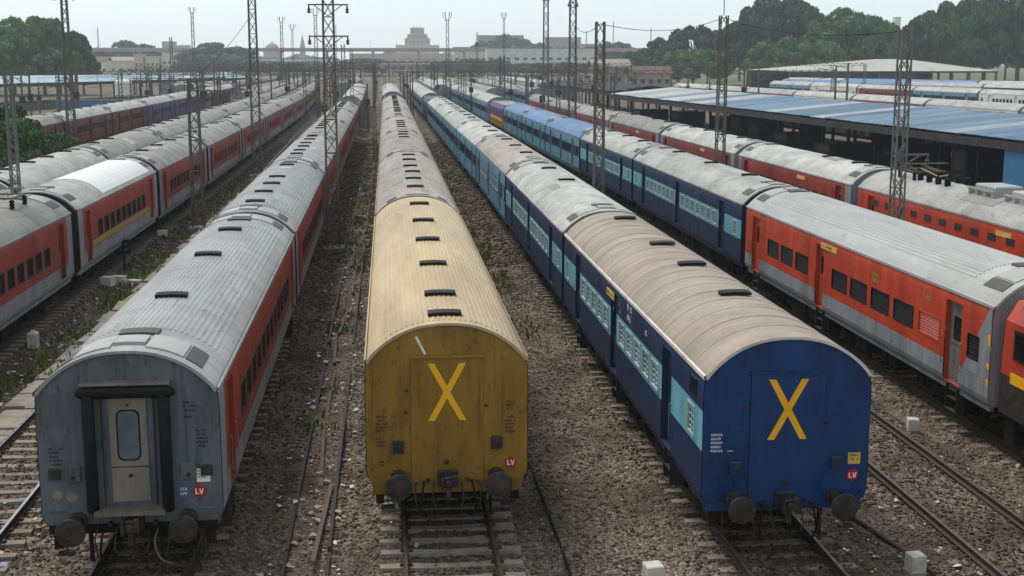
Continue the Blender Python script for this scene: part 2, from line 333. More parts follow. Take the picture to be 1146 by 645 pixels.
def ground_mat():
    m = bpy.data.materials.new('ballast_and_earth'); m.use_nodes = True; n, l = m.node_tree.nodes, m.node_tree.links
    b = n['Principled BSDF']; b.inputs['Roughness'].default_value = .95; b.inputs['Specular IOR Level'].default_value = .15
    tc = n.new('ShaderNodeTexCoord')
    def ns(sc, det, ro=.6):
        t = n.new('ShaderNodeTexNoise'); t.inputs['Scale'].default_value = sc; t.inputs['Detail'].default_value = det; t.inputs['Roughness'].default_value = ro
        l.new(tc.outputs['Object'], t.inputs['Vector']); return t.outputs['Fac']
    def rmp(s, pts):
        r = n.new('ShaderNodeValToRGB'); e = r.color_ramp.elements
        e[0].position, e[0].color = pts[0][0], (*lin(pts[0][1]), 1); e[1].position, e[1].color = pts[-1][0], (*lin(pts[-1][1]), 1)
        for p, c in pts[1:-1]: x = e.new(p); x.color = (*lin(c), 1)
        l.new(s, r.inputs[0]); return r.outputs[0]
    def mx(f, a, b_, mode='MIX'):
        x = n.new('ShaderNodeMix'); x.data_type = 'RGBA'; x.blend_type = mode
        if isinstance(f, float): x.inputs[0].default_value = f
        else: l.new(f, x.inputs[0])
        l.new(a, x.inputs[6]); l.new(b_, x.inputs[7]); return x.outputs[2]
    vo = n.new('ShaderNodeTexVoronoi'); vo.inputs['Scale'].default_value = 17; l.new(tc.outputs['Object'], vo.inputs['Vector'])
    sep = n.new('ShaderNodeSeparateColor'); l.new(vo.outputs['Color'], sep.inputs[0])
    stone = rmp(sep.outputs[0], [(0, (74, 65, 57)), (.4, (108, 96, 85)), (.8, (136, 122, 109)), (1, (164, 152, 139))])
    earth = rmp(ns(.55, 9, .65), [(.3, (62, 54, 46)), (.5, (84, 74, 63)), (.7, (108, 96, 83))])
    mr = n.new('ShaderNodeMapRange'); mr.inputs[1].default_value = .42; mr.inputs[2].default_value = .6; l.new(ns(.32, 7, .7), mr.inputs[0])
    c = mx(mr.outputs[0], stone, earth)
    gr = rmp(ns(.09, 6), [(.3, (84, 88, 56)), (.7, (118, 112, 84))])
    # far away from the tracks the ground is grassy waste land
    sx = n.new('ShaderNodeSeparateXYZ'); l.new(tc.outputs['Object'], sx.inputs[0])
    ab = n.new('ShaderNodeMath'); ab.operation = 'ABSOLUTE'; l.new(sx.outputs[0], ab.inputs[0])
    fr = n.new('ShaderNodeMapRange'); fr.inputs[1].default_value = 85; fr.inputs[2].default_value = 130; l.new(ab.outputs[0], fr.inputs[0])
    c = mx(fr.outputs[0], c, gr)
    l.new(c, b.inputs['Base Color'])
    bp = n.new('ShaderNodeBump'); bp.inputs['Strength'].default_value = .8; bp.inputs['Distance'].default_value = .05
    inv = n.new('ShaderNodeMath'); inv.operation = 'SUBTRACT'; inv.inputs[0].default_value = 1; l.new(vo.outputs['Distance'], inv.inputs[1]); l.new(inv.outputs[0], bp.inputs['Height'])
    l.new(bp.outputs[0], b.inputs['Normal']); return m
gm = make_ground(); gm.materials.append(ground_mat())
tag(put('ground', gm), kind='structure')

# loose stones: real chips over the near ground
def stones(n, seed, reg, smin, smax, cols, squash=.6, inside=None, lift=.3):
    g = np.random.default_rng(seed)
    # area uniform in picture terms: nearer rows get more chips
    u = g.random(n); y0, y1 = reg[2], reg[3]; y = y0 * (y1 / y0) ** u if y0 > 0 else y0 + (y1 - y0) * u
    x = reg[0] + (reg[1] - reg[0]) * g.random(n)
    if inside is not None: k = inside(x, y, g); x, y = x[k], y[k]; n = len(x)
    s = smin * (smax / smin) ** (g.random(n) ** 1.6) * (1 + np.maximum(y - 30, 0) * .012)
    base = np.array([(1, 0, 0), (-1, 0, 0), (0, 1, 0), (0, -1, 0), (0, 0, 1), (0, 0, -1)], float)
    fc = np.array([(0, 2, 4), (2, 1, 4), (1, 3, 4), (3, 0, 4), (2, 0, 5), (1, 2, 5), (3, 1, 5), (0, 3, 5)])
    P = base[None] * g.uniform(.55, 1.25, (n, 6, 1)) + g.normal(0, .22, (n, 6, 3)); P[:, :, 2] *= squash
    a = g.random(n) * 6.283; ca, sa = np.cos(a), np.sin(a); t = g.normal(0, .35, n)
    X = P[:, :, 0] * ca[:, None] - P[:, :, 1] * sa[:, None]; Yv = P[:, :, 0] * sa[:, None] + P[:, :, 1] * ca[:, None]
    Zv = P[:, :, 2] + X * t[:, None]
    V = np.stack([X, Yv, Zv], -1) * s[:, None, None]
    V[:, :, 0] += x[:, None]; V[:, :, 1] += y[:, None]; V[:, :, 2] += (gh(x, y) + s * lift)[:, None]
    F = (fc[None] + (np.arange(n) * 6)[:, None, None]).reshape(-1, 3)
    cl = np.array([lin(c) for c in cols]); ci = cl[g.integers(0, len(cl), n)] * g.uniform(.75, 1.25, (n, 1))
    dm = np.min([np.abs(x - fx(y)) for fx in TR.values()], 0)
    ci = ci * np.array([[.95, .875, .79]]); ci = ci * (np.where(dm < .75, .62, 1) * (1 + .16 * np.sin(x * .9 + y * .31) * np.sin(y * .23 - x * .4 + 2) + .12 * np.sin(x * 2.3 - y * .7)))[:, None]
    return V.reshape(-1, 3), F, np.repeat(ci, 6, 0)
m_stone = mat('ballast_stone', (110, 98, 88), .9, .2, 20, dirt_amt=.2, attr='col', rand=0, spec=.2)
TNEAR = ['A', 'B', 'D', 'N', 'E', 'L']
def on_ballast(x, y, g):
    d = np.min([np.abs(x - TR[k](y)) for k in TR], 0)
    return (g.random(len(x)) < np.clip(1.25 - np.maximum(d - 1.2, 0) * .3, .22, 1)) & ~((x > -2.25) & (x < -1.2) & (g.random(len(x)) < .75))
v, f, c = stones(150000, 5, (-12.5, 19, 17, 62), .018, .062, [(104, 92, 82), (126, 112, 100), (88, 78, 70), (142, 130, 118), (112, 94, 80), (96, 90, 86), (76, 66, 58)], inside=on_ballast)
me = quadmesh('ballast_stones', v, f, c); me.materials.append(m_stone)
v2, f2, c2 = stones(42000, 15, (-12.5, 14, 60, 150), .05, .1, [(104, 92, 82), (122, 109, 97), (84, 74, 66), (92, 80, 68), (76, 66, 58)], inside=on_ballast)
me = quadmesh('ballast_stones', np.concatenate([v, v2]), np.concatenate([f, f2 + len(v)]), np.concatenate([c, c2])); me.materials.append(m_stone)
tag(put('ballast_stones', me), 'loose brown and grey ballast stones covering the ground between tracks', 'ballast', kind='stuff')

# ------------------------------------------------------------------ railway tracks
def sleeper_mesh():
    def f():
        b = MB(); prof = [(-1.37, .10), (-.85, .125), (-.3, .105), (.3, .105), (.85, .125), (1.37, .10)]
        for (xa, wa), (xb, wb) in zip(prof[:-1], prof[1:]):
            za, zb = (-.175 - (.02 if abs(xa) < .5 else 0)), (-.175 - (.02 if abs(xb) < .5 else 0))
            b.quad((xa, -wa, za), (xb, -wb, zb), (xb, wb, zb), (xa, wa, za))
            b.quad((xa, -wa * 1.2, -.4), (xb, -wb * 1.2, -.4), (xb, -wb, zb), (xa, -wa, za)); b.quad((xb, wb * 1.2, -.4), (xa, wa * 1.2, -.4), (xa, wa, za), (xb, wb, zb))
        for s in (-1, 1): b.poly([(s * 1.37, -.10 * s, -.175), (s * 1.37, -.12 * s, -.4), (s * 1.37, .12 * s, -.4), (s * 1.37, .10 * s, -.175)])
        for s in (-1, 1):
            for t in (-1, 1): b.box(s * .872 + t * .09 - .03, s * .872 + t * .09 + .03, -.05, .05, -.18, -.12, 1)
        return b.mesh('sleeper', [m_sleeper, m_rust])
    return cached('sleeper', f)
def rail_mesh(fx, y0, y1, off, top):
    b = MB(); ys = np.arange(y0, y1 + .1, (y1 - y0) / max(2, int((y1 - y0) / 6)))
    prof = [(-.068, -.172), (-.068, -.155), (-.012, -.13), (-.012, -.045), (-.035, -.035), (-.035, -.006), (-.026, 0), (.026, 0), (.035, -.006), (.035, -.035), (.012, -.045), (.012, -.13), (.068, -.155), (.068, -.172)]
    for ya, yb in zip(ys[:-1], ys[1:]):
        xa, xb = float(fx(ya)) + off, float(fx(yb)) + off
        for (p, q), (p2, q2) in zip(prof[:-1], prof[1:]):
            b.quad((xa + p, ya, q), (xb + p, yb, q), (xb + p2, yb, q2), (xa + p2, ya, q2), 1 if q > -.01 and q2 > -.01 else 0)
    return b.mesh('rail', [m_rust, top])
def track(key, y0, y1, ynear, top=None, yfar=240, dz=0):
    root = put('railway_track', None, None, (0, 0, 0)); tag(root, kind='structure')
    fx = TR[key]
    for s in (-1, 1): put('rail', rail_mesh(fx, y0, yfar, s * .872, top or m_steel), root)
    g = random.Random(key); y = y0
    sm = sleeper_mesh()
    while y < ynear:
        o = put('sleeper', sm, root, (float(fx(y)) + g.uniform(-.03, .03), y, dz + g.uniform(-.02, .012)), g.uniform(-.012, .012)); y += .65
    b = MB()
    while y < yfar:
        x = float(fx(y)); b.box(x - 1.37, x + 1.37, y - .11, y + .11, -.4, -.18); y += .65
    tag(b.build('sleepers', m_sleeper, root), kind='stuff')
for k, y0, yn, tp in (('A', 16, 66, None), ('B', 16, 48, None), ('D', 14, 66, None), ('N', 14, 62, None), ('E', 14, 62, None), ('L', 16, 44, m_bright), ('T2', 30, 31, None), ('T1', 50, 51, None), ('F', 40, 41, None), ('T0', 110, 111, None)):
    track(k, y0, 260, yn, tp, dz={'N': -.055, 'E': -.03, 'D': -.02, 'A': -.02, 'B': .025}.get(k, 0))

# ------------------------------------------------------------------ coaches
HW, ZB, ZG, ZC = 1.62, 1.03, 3.50, 4.25
def xw(z):                       # half width of the body at height z
    return HW - .10 * max(0, (1.25 - z) / .22) ** 2 - .03 * max(0, (z - 3.1) / .4) ** 2
XG = xw(ZG)
def roofz(u, zc=ZC): return ZG + (zc - ZG) * max(0, 1 - abs(u) ** 2.3) ** .86
def section(zc=ZC, n=28):        # outline of body + roof, bottom left round to bottom right
    pts = [(-xw(z), z) for z in (ZB, 1.12, 1.25, 3.1, 3.3, ZG)]
    us = [math.sin(math.pi / 2 * (-1 + 2 * i / n)) for i in range(1, n)]
    pts += [(XG * u, roofz(u, zc)) for u in us]
    return pts + [(-x, z) for x, z in pts[5::-1]]

def roof_mesh(L, style, mats, zc=ZC, ea=1.9):
    """mats: [top, edge]; ribs are real ridges; seams are raised lap joints"""
    def f():
        b = MB(); h = L / 2
        n = 26
        us = [math.sin(math.pi / 2 * (-1 + 2 * i / n)) for i in range(0, n + 1)]
        plain = [(XG * u, roofz(u, zc)) for u in us]
        ribbed = []
        if style in ('rib', 'grid', 'ribx'):
            ribbed = [p for p in plain if p[0] <= -1.30]
            x = -1.26
            while x < 1.26:
                for dx, dz in ((0, 0), (.045, 0), (.06, .024 if style == 'ribx' else .013), (.09, .024 if style == 'ribx' else .013)):
                    xx = x + dx; ribbed.append((xx, roofz(xx / XG, zc) + dz))
                x += .105
            ribbed += [p for p in plain if p[0] >= 1.30]
        def strip(pr, ya, yb, mi=0):
            for (xa, za), (xb, zb) in zip(pr[:-1], pr[1:]): b.quad((xa, ya, za), (xb, ya, zb), (xb, yb, zb), (xa, yb, za), mi)
        e = .05
        if ribbed:
            strip(plain, -h - e, -h + ea); strip(ribbed, -h + ea, h - ea); strip(plain, h - ea, h + e)
            for yy, sg in ((-h + ea, 1), (h - ea, -1)):
                for q in range(len(ribbed) - 1):
                    (xa, za), (xb, zb) = ribbed[q], ribbed[q + 1]; pa, pb = roofz(xa / XG, zc), roofz(xb / XG, zc)
                    if za > pa + .001 or zb > pb + .001: b.quad((xa, yy, pa - .01), (xb, yy, pb - .01), (xb, yy, zb), (xa, yy, za))
        else: strip(plain, -h - e, h + e)
        if style in ('seam', 'grid'):
            y = -h + (1.0 if style == 'seam' else ea + .8); g = random.Random(int(L * 10))
            while y < h - .8:
                k = 5
                pr = [(x * 1.0, z + .008) for x, z in plain]
                wv = .05
                strip(pr, y, y + wv)
                for q in range(len(plain) - 1):
                    (xa, za), (xb, zb) = plain[q], plain[q + 1]
                    b.quad((xa, y, za), (xb, y, zb), (xb, y, zb + .008), (xa, y, za + .008))
                    b.quad((xb, y + wv, zb), (xa, y + wv, za), (xa, y + wv, za + .008), (xb, y + wv, zb + .008))
                y += .95 if style == 'seam' else 1.9
        # gutter strip and end lip
        for s in (-1, 1):
            xa = s * (XG + .035); b.quad((s * XG, -h - e, ZG + .06), (xa, -h - e, ZG + .03), (xa, h + e, ZG + .03), (s * XG, h + e, ZG + .06), 1)
            b.quad((xa, -h - e, ZG + .03), (xa, -h - e, ZG - .04), (xa, h + e, ZG - .04), (xa, h + e, ZG + .03), 1)
            b.quad((xa, -h - e, ZG - .04), (s * (XG - .01), -h - e, ZG - .04), (s * (XG - .01), h + e, ZG - .04), (xa, h + e, ZG - .04), 1)
        inner = [(x * .975, z - .05) for x, z in plain]
        for yy in (-h - e, h + e):
            for q in range(len(plain) - 1):
                (xa, za), (xb, zb) = plain[q], plain[q + 1]; (xc, zc_), (xd, zd) = inner[q], inner[q + 1]
                b.quad((xa, yy, za), (xb, yy, zb), (xd, yy, zd), (xc, yy, zc_), 1)
                b.quad((xc, yy, zc_), (xd, yy, zd), (xd, yy + (.06 if yy < 0 else -.06), zd), (xc, yy + (.06 if yy < 0 else -.06), zc_), 1)
        return b.mesh('roof', mats)
    return cached(('roof', round(L, 2), style, tuple(m.name for m in mats), zc, ea), f)

# liveries: colour index of a wall cell at (distance from near end, from far end, height)
LIV = {
    'lhb': dict(m=[m_red, m_grey], zs=[1.70, 3.42], f=lambda a, b, z, s: 1 if (z < 1.70 or min(a, b) < .75) else 0, ys=[.75], wz=(2.02, 2.72), dz=(1.25, 3.30)),
    'lhb_dull': dict(m=[m_red2, m_grey], zs=[1.70], f=lambda a, b, z, s: 1 if (z < 1.70 or min(a, b) < .75) else 0, ys=[.75], wz=(2.02, 2.72), dz=(1.25, 3.30)),
    'lhb_orange': dict(m=[m_orange, m_grey], zs=[1.68], f=lambda a, b, z, s: 1 if z < 1.68 else 0, ys=[], wz=(2.02, 2.64), dz=(1.12, 3.24)),
    'emu_red': dict(m=[m_orange, m_grey], zs=[1.45], f=lambda a, b, z, s: 1 if z < 1.45 else 0, ys=[], wz=(2.05, 2.6), dz=(1.2, 3.25)),
    'icf': dict(m=[m_navy, m_sky], zs=[2.06, 2.84], f=lambda a, b, z, s: 1 if 2.06 < z < 2.84 else 0, ys=[], wz=(2.14, 2.76), dz=(1.2, 3.30)),
    'icf_pale': dict(m=[m_pale, m_navy], zs=[2.06, 2.84], f=lambda a, b, z, s: 1 if 2.06 < z < 2.84 else 0, ys=[], wz=(2.14, 2.76), dz=(1.2, 3.30)),
    'mustard': dict(m=[m_mustard, m_red2], zs=[2.0, 2.9], f=lambda a, b, z, s: 1 if 2.0 < z < 2.9 and a > 1 else 0, ys=[1.0], wz=(2.14, 2.76), dz=(1.2, 3.30)),
    'rust': dict(m=[m_red2, m_grey], zs=[1.7], f=lambda a, b, z, s: 1 if z < 1.3 else 0, ys=[], wz=(2.14, 2.76), dz=(1.2, 3.30)),
    'maroon': dict(m=[m_maroon, m_maroon], zs=[], f=lambda a, b, z, s: 0, ys=[], wz=(2.14, 2.76), dz=(1.2, 3.30)),
    'purple': dict(m=[m_purple, m_sky], zs=[], f=lambda a, b, z, s: 0, ys=[], wz=(2.14, 2.76), dz=(1.2, 3.30)),
    'white': dict(m=[m_wwall, m_red2], zs=[1.7], f=lambda a, b, z, s: 1 if z < 1.7 else 0, ys=[], wz=(2.14, 2.76), dz=(1.2, 3.30)),
}
def layout(L, kind):
    """openings along the body, measured from the near end: ('w'|'d', y0, y1)"""
    o = []
    if kind in ('lhb', 'lhb_dull', 'emu_red'):
        o = [('d', 1.25, 2.05), ('d', L - 2.05, L - 1.25)]
        n = int((L - 6.4) // 1.12); st = (L - 6.4) / n
        for i in range(n): o.append(('w', 3.2 + i * st + .17, 3.2 + (i + 1) * st - .17))
    elif kind == 'lhb_orange':
        o = [('w', .62, 1.25), ('d', 1.62, 2.55), ('d', 11.95, 12.75), ('d', L - 1.9, L - .95)]
        for y in (2.85, 4.58, 6.32, 8.05, 10.1 - .35): o.append(('w', y, y + 1.40))
        y = 13.55
        while y + 1.3 < L - 2.0: o.append(('w', y, y + 1.36)); y += 1.67
    else:
        o = [('d', 2.75, 3.70), ('d', L - 3.70, L - 2.75), ('w', .65, 1.25), ('w', L - 1.25, L - .65)]
        mid = L / 2; o.append(('d', mid - .45, mid + .45))
        for a, b_ in ((3.95, mid - .7), (mid + .7, L - 3.95)):
            n = int((b_ - a) // .92); st = (b_ - a) / n
            for i in range(n): o.append(('w', a + i * st + .13, a + (i + 1) * st - .13))
    return sorted(o, key=lambda t: t[1])
def wall_mesh(L, liv, s, ops):
    def f():
        d = LIV[liv]; b = MB(); h = L / 2
        zs = sorted({ZB, 1.12, 1.25, 3.1, 3.3, ZG, *d['zs'], *d['wz'], *d['dz']})
        ys = sorted({0.0, L, *[t[1] for t in ops], *[t[2] for t in ops], *[y for y in d['ys']], *[L - y for y in d['ys']]})
        def rng(t): return d['wz'] if t == 'w' else d['dz']
        for ya, yb in zip(ys[:-1], ys[1:]):
            for za, zb in zip(zs[:-1], zs[1:]):
                yc, zc = (ya + yb) / 2, (za + zb) / 2
                if any(t[1] < yc < t[2] and rng(t[0])[0] < zc < rng(t[0])[1] for t in ops): continue
                mi = d['f'](yc, L - yc, zc, s)
                xa, xb = s * xw(za), s * xw(zb)
                q = [(xa, ya - h, za), (xa, yb - h, za), (xb, yb - h, zb), (xb, ya - h, zb)]
                b.quad(*(q if s > 0 else q[::-1]), mi)
        for t, ya, yb in ops:
            z0, z1 = rng(t); dp = .07 if t == 'w' else .13
            mi = d['f']((ya + yb) / 2, L - (ya + yb) / 2, (z0 + z1) / 2, s) if t == 'w' else 0
            xo0, xo1 = s * xw(z0), s * xw(z1); xi = s * (HW - dp); ya -= h; yb -= h
            b.quad((xo0, ya, z0), (xo0, yb, z0), (xi, yb, z0), (xi, ya, z0), mi); b.quad((xo1, ya, z1), (xo1, yb, z1), (xi, yb, z1), (xi, ya, z1), mi)
            b.quad((xo0, ya, z0), (xo1, ya, z1), (xi, ya, z1), (xi, ya, z0), mi); b.quad((xo0, yb, z0), (xo1, yb, z1), (xi, yb, z1), (xi, yb, z0), mi)
        # sole bar under the panels
        b.box(*sorted((s * 1.40, s * (xw(ZB) - .02))), -h + .1, h - .1, .90, ZB + .01, 1 if liv.startswith(('lhb', 'emu')) else 0)
        return b.mesh('side_wall', d['m'])
    return cached(('wall', round(L, 2), liv, s), f)
def end_mesh(m):
    def f():
        b = MB(); pts = section(); c = (0, 0, 2.5)
        for p, q in zip(pts, pts[1:] + pts[:1]): b.poly([(p[0] * .992, 0, p[1] - (.012 if p[1] > 3.4 else 0)), (q[0] * .992, 0, q[1] - (.012 if q[1] > 3.4 else 0)), c])
        return b.mesh('end_wall', m)
    return cached(('end', m.name), f)
def window_meshes(wd, ht, kind, fm):
    def f():
        b = MB(); t = .045; hw, hh = wd / 2, ht / 2      # local x = outward, y along, z up
        for q in ((-hw, hw, -hh, -hh + t), (-hw, hw, hh - t, hh), (-hw, -hw + t, -hh + t, hh - t), (hw - t, hw, -hh + t, hh - t)): b.box(-.05, .012, q[0], q[1], q[2], q[3])
        if kind == 'bars':
            b.box(-.045, -.012, -.018, .018, -hh + t, hh - t)
            for i in range(1, 5): z = -hh + ht * i / 5; b.box(-.04, -.018, -hw + t, hw - t, z - .012, z + .012)
        elif kind == 'louvre':
            n = 7
            for i in range(n):
                z = -hh + t + (ht - 2 * t) * (i + .5) / n; k = len(b.v)
                b.quad((-.006, -hw + t, z - .034), (-.006, hw - t, z - .034), (-.045, hw - t, z + .034), (-.045, -hw + t, z + .034)); b.quad((-.006, -hw + t, z - .034), (-.006, hw - t, z - .034), (-.012, hw - t, z - .044), (-.012, -hw + t, z - .044))
        elif kind == 'sealed': b.box(-.05, -.02, -.02, .02, -hh + t, hh - t)
        p = MB().box(-.075, -.052, -hw + .004, hw - .004, -hh + .004, hh - .004)
        return b.mesh('window', fm), p
    return cached(('win', round(wd, 2), round(ht, 2), kind, fm.name), f)
def pane_mesh(wd, ht, kind, fm, gm_):
    return cached(('pane', round(wd, 2), round(ht, 2), gm_.name), lambda: window_meshes(wd, ht, kind, fm)[1].mesh('pane', gm_))
def door_mesh(wd, z0, z1, m):
    def f():
        b = MB(); hw = wd / 2; b.box(-.16, -.125, -hw + .005, hw - .005, z0 + .005, z1 - .005)
        b.box(-.125, -.112, -hw + .06, hw - .06, z0 + .12, z0 + (z1 - z0) * .42); b.box(-.125, -.113, -hw + .04, hw - .04, z0 + (z1 - z0) * .48, z0 + (z1 - z0) * .5)
        return b.mesh('door', m)
    return cached(('door', round(wd, 2), z0, z1, m.name), f)
def vent_mesh():
    def f():
        b = MB(); n = 8
        for i in range(n):        # a shallow arched cowl, open to the side, thicker at its front lip
            xa, xb = -.34 + .68 * i / n, -.34 + .68 * (i + 1) / n
            za, zb = roofz(xa / XG) - ZC, roofz(xb / XG) - ZC
            b.quad((xa, -.12, za + .05), (xb, -.12, zb + .05), (xb, .15, zb + .07), (xa, .15, za + .07), 0)
            b.quad((xa, -.12, za - .01), (xb, -.12, zb - .01), (xb, -.12, zb + .05), (xa, -.12, za + .05), 1)
            b.quad((xb, .15, zb - .01), (xa, .15, za - .01), (xa, .15, za + .07), (xb, .15, zb + .07), 1)
        for s in (-1, 1):
            z = roofz(.34 / XG) - ZC; b.quad((s * .34, -.12, z - .01), (s * .34, .15, z - .01), (s * .34, .15, z + .07), (s * .34, -.12, z + .05), 1)
        return b.mesh('roof_vent', [m_vent, m_black])
    return cached('vent', f)
def on_roof(x, y, dz=0): return (x, y, roofz(x / XG) + dz)
def plate_on_roof(xa, xb, ya, yb, th=.025, n=5):
    b = MB()
    for i in range(n):
        x0, x1 = xa + (xb - xa) * i / n, xa + (xb - xa) * (i + 1) / n
        b.quad(on_roof(x0, ya, th), on_roof(x1, ya, th), on_roof(x1, yb, th), on_roof(x0, yb, th))
        b.quad(on_roof(x0, ya, 0), on_roof(x1, ya, 0), on_roof(x1, ya, th), on_roof(x0, ya, th)); b.quad(on_roof(x1, yb, 0), on_roof(x0, yb, 0), on_roof(x0, yb, th), on_roof(x1, yb, th))
    for x in (xa, xb): b.quad(on_roof(x, ya, 0), on_roof(x, yb, 0), on_roof(x, yb, th), on_roof(x, ya, th))
    return b
def wheel_mesh():
    return cached('wheel', lambda: MB().lathe((0, 0, 0), (1, 0, 0), [(-.07, .40), (-.07, .485), (-.04, .49), (-.035, .458), (.07, .45), (.07, .34), (.03, .30), (.05, .12), (.16, .12), (.16, .09)], 18).mesh('wheel', m_iron))
def bogie_mesh():
    def f():
        b = MB()
        for s in (-1, 1):
            x0, x1 = sorted((s * 1.0, s * 1.16))
            b.box(x0, x1, -1.95, 1.95, .62, .76)
            b.box(x0 - .02, x1 + .02, -.75, .75, .42, .64)
            for y in (-1.45, 1.45):
                b.box(x0 - .01, x1 + .03, y - .16, y + .16, .34, .58)
                for dy in (-.32, .32): b.lathe((s * 1.09, y + dy, .36), (0, 0, 1), [(0, .075), (.05, .09), (.1, .075), (.15, .09), (.2, .075), (.27, .09)], 8)
            for dy in (-.3, .3): b.lathe((s * 1.12, dy, .3), (0, 0, 1), [(0, .09), (.06, .12), (.12, .1), (.18, .12), (.24, .1), (.34, .12)], 8)
        b.box(-1.0, 1.0, -.25, .25, .5, .8)
        for y in (-1.45, 1.45): b.lathe((-.8, y, .45), (1, 0, 0), [(0, .08), (1.6, .08)], 8)
        return b.mesh('bogie', m_under)
    return cached('bogie', f)
def gear_mesh(L, seed):
    def f():
        g = random.Random(seed); b = MB(); h = L / 2
        b.box(-1.35, 1.35, -h + .3, h - .3, .86, 1.0)
        return b.mesh('underframe', m_under)
    return cached(('gear', round(L, 2)), f)
def equip_mesh(k):
    def f():
        g = random.Random(k); l = .5 + .35 * k; b = MB(); b.box(-.28, .28, -l / 2, l / 2, .36 + .06 * (k % 3), .88, 0, .03)
        for i in range(k + 1): b.box(-.3, .3, -l / 2 + .08 + i * .35, -l / 2 + .12 + i * .35, .40, .86)
        return b.mesh('equipment_box', m_under)
    return cached(('equip', k), f)
def bellows_mesh(gap):
    def f():
        b = MB(); n = 4
        for i in range(n):
            y0 = -gap / 2 - .02 + (gap + .04) * i / n; y1 = y0 + (gap + .04) / n
            b.box(-.72, .72, y0 + .01, y1 - .01, 1.15, 3.55); b.box(-.66, .66, y0, y1, 1.2, 3.5)
        b.box(-.1, .1, -gap / 2 - .3, gap / 2 + .3, .98, 1.14)
        return b.mesh('gangway_bellows', m_black)
    return cached(('bell', round(gap, 2)), f)
def buffer_mesh():
    def f():
        b = MB(); b.lathe((0, 0, 0), (0, -1, 0), [(-.02, .17), (.06, .17), (.07, .12), (.40, .115), (.41, .085), (.56, .085)], 18)
        b.lathe((0, -.555, 0), (0, -1, 0), [(0, .15), (.03, .255), (.06, .265), (.085, .25), (.098, .12), (.10, .02)], 28)
        return b.mesh('buffer', m_buffer)
    return cached('buffer', f)

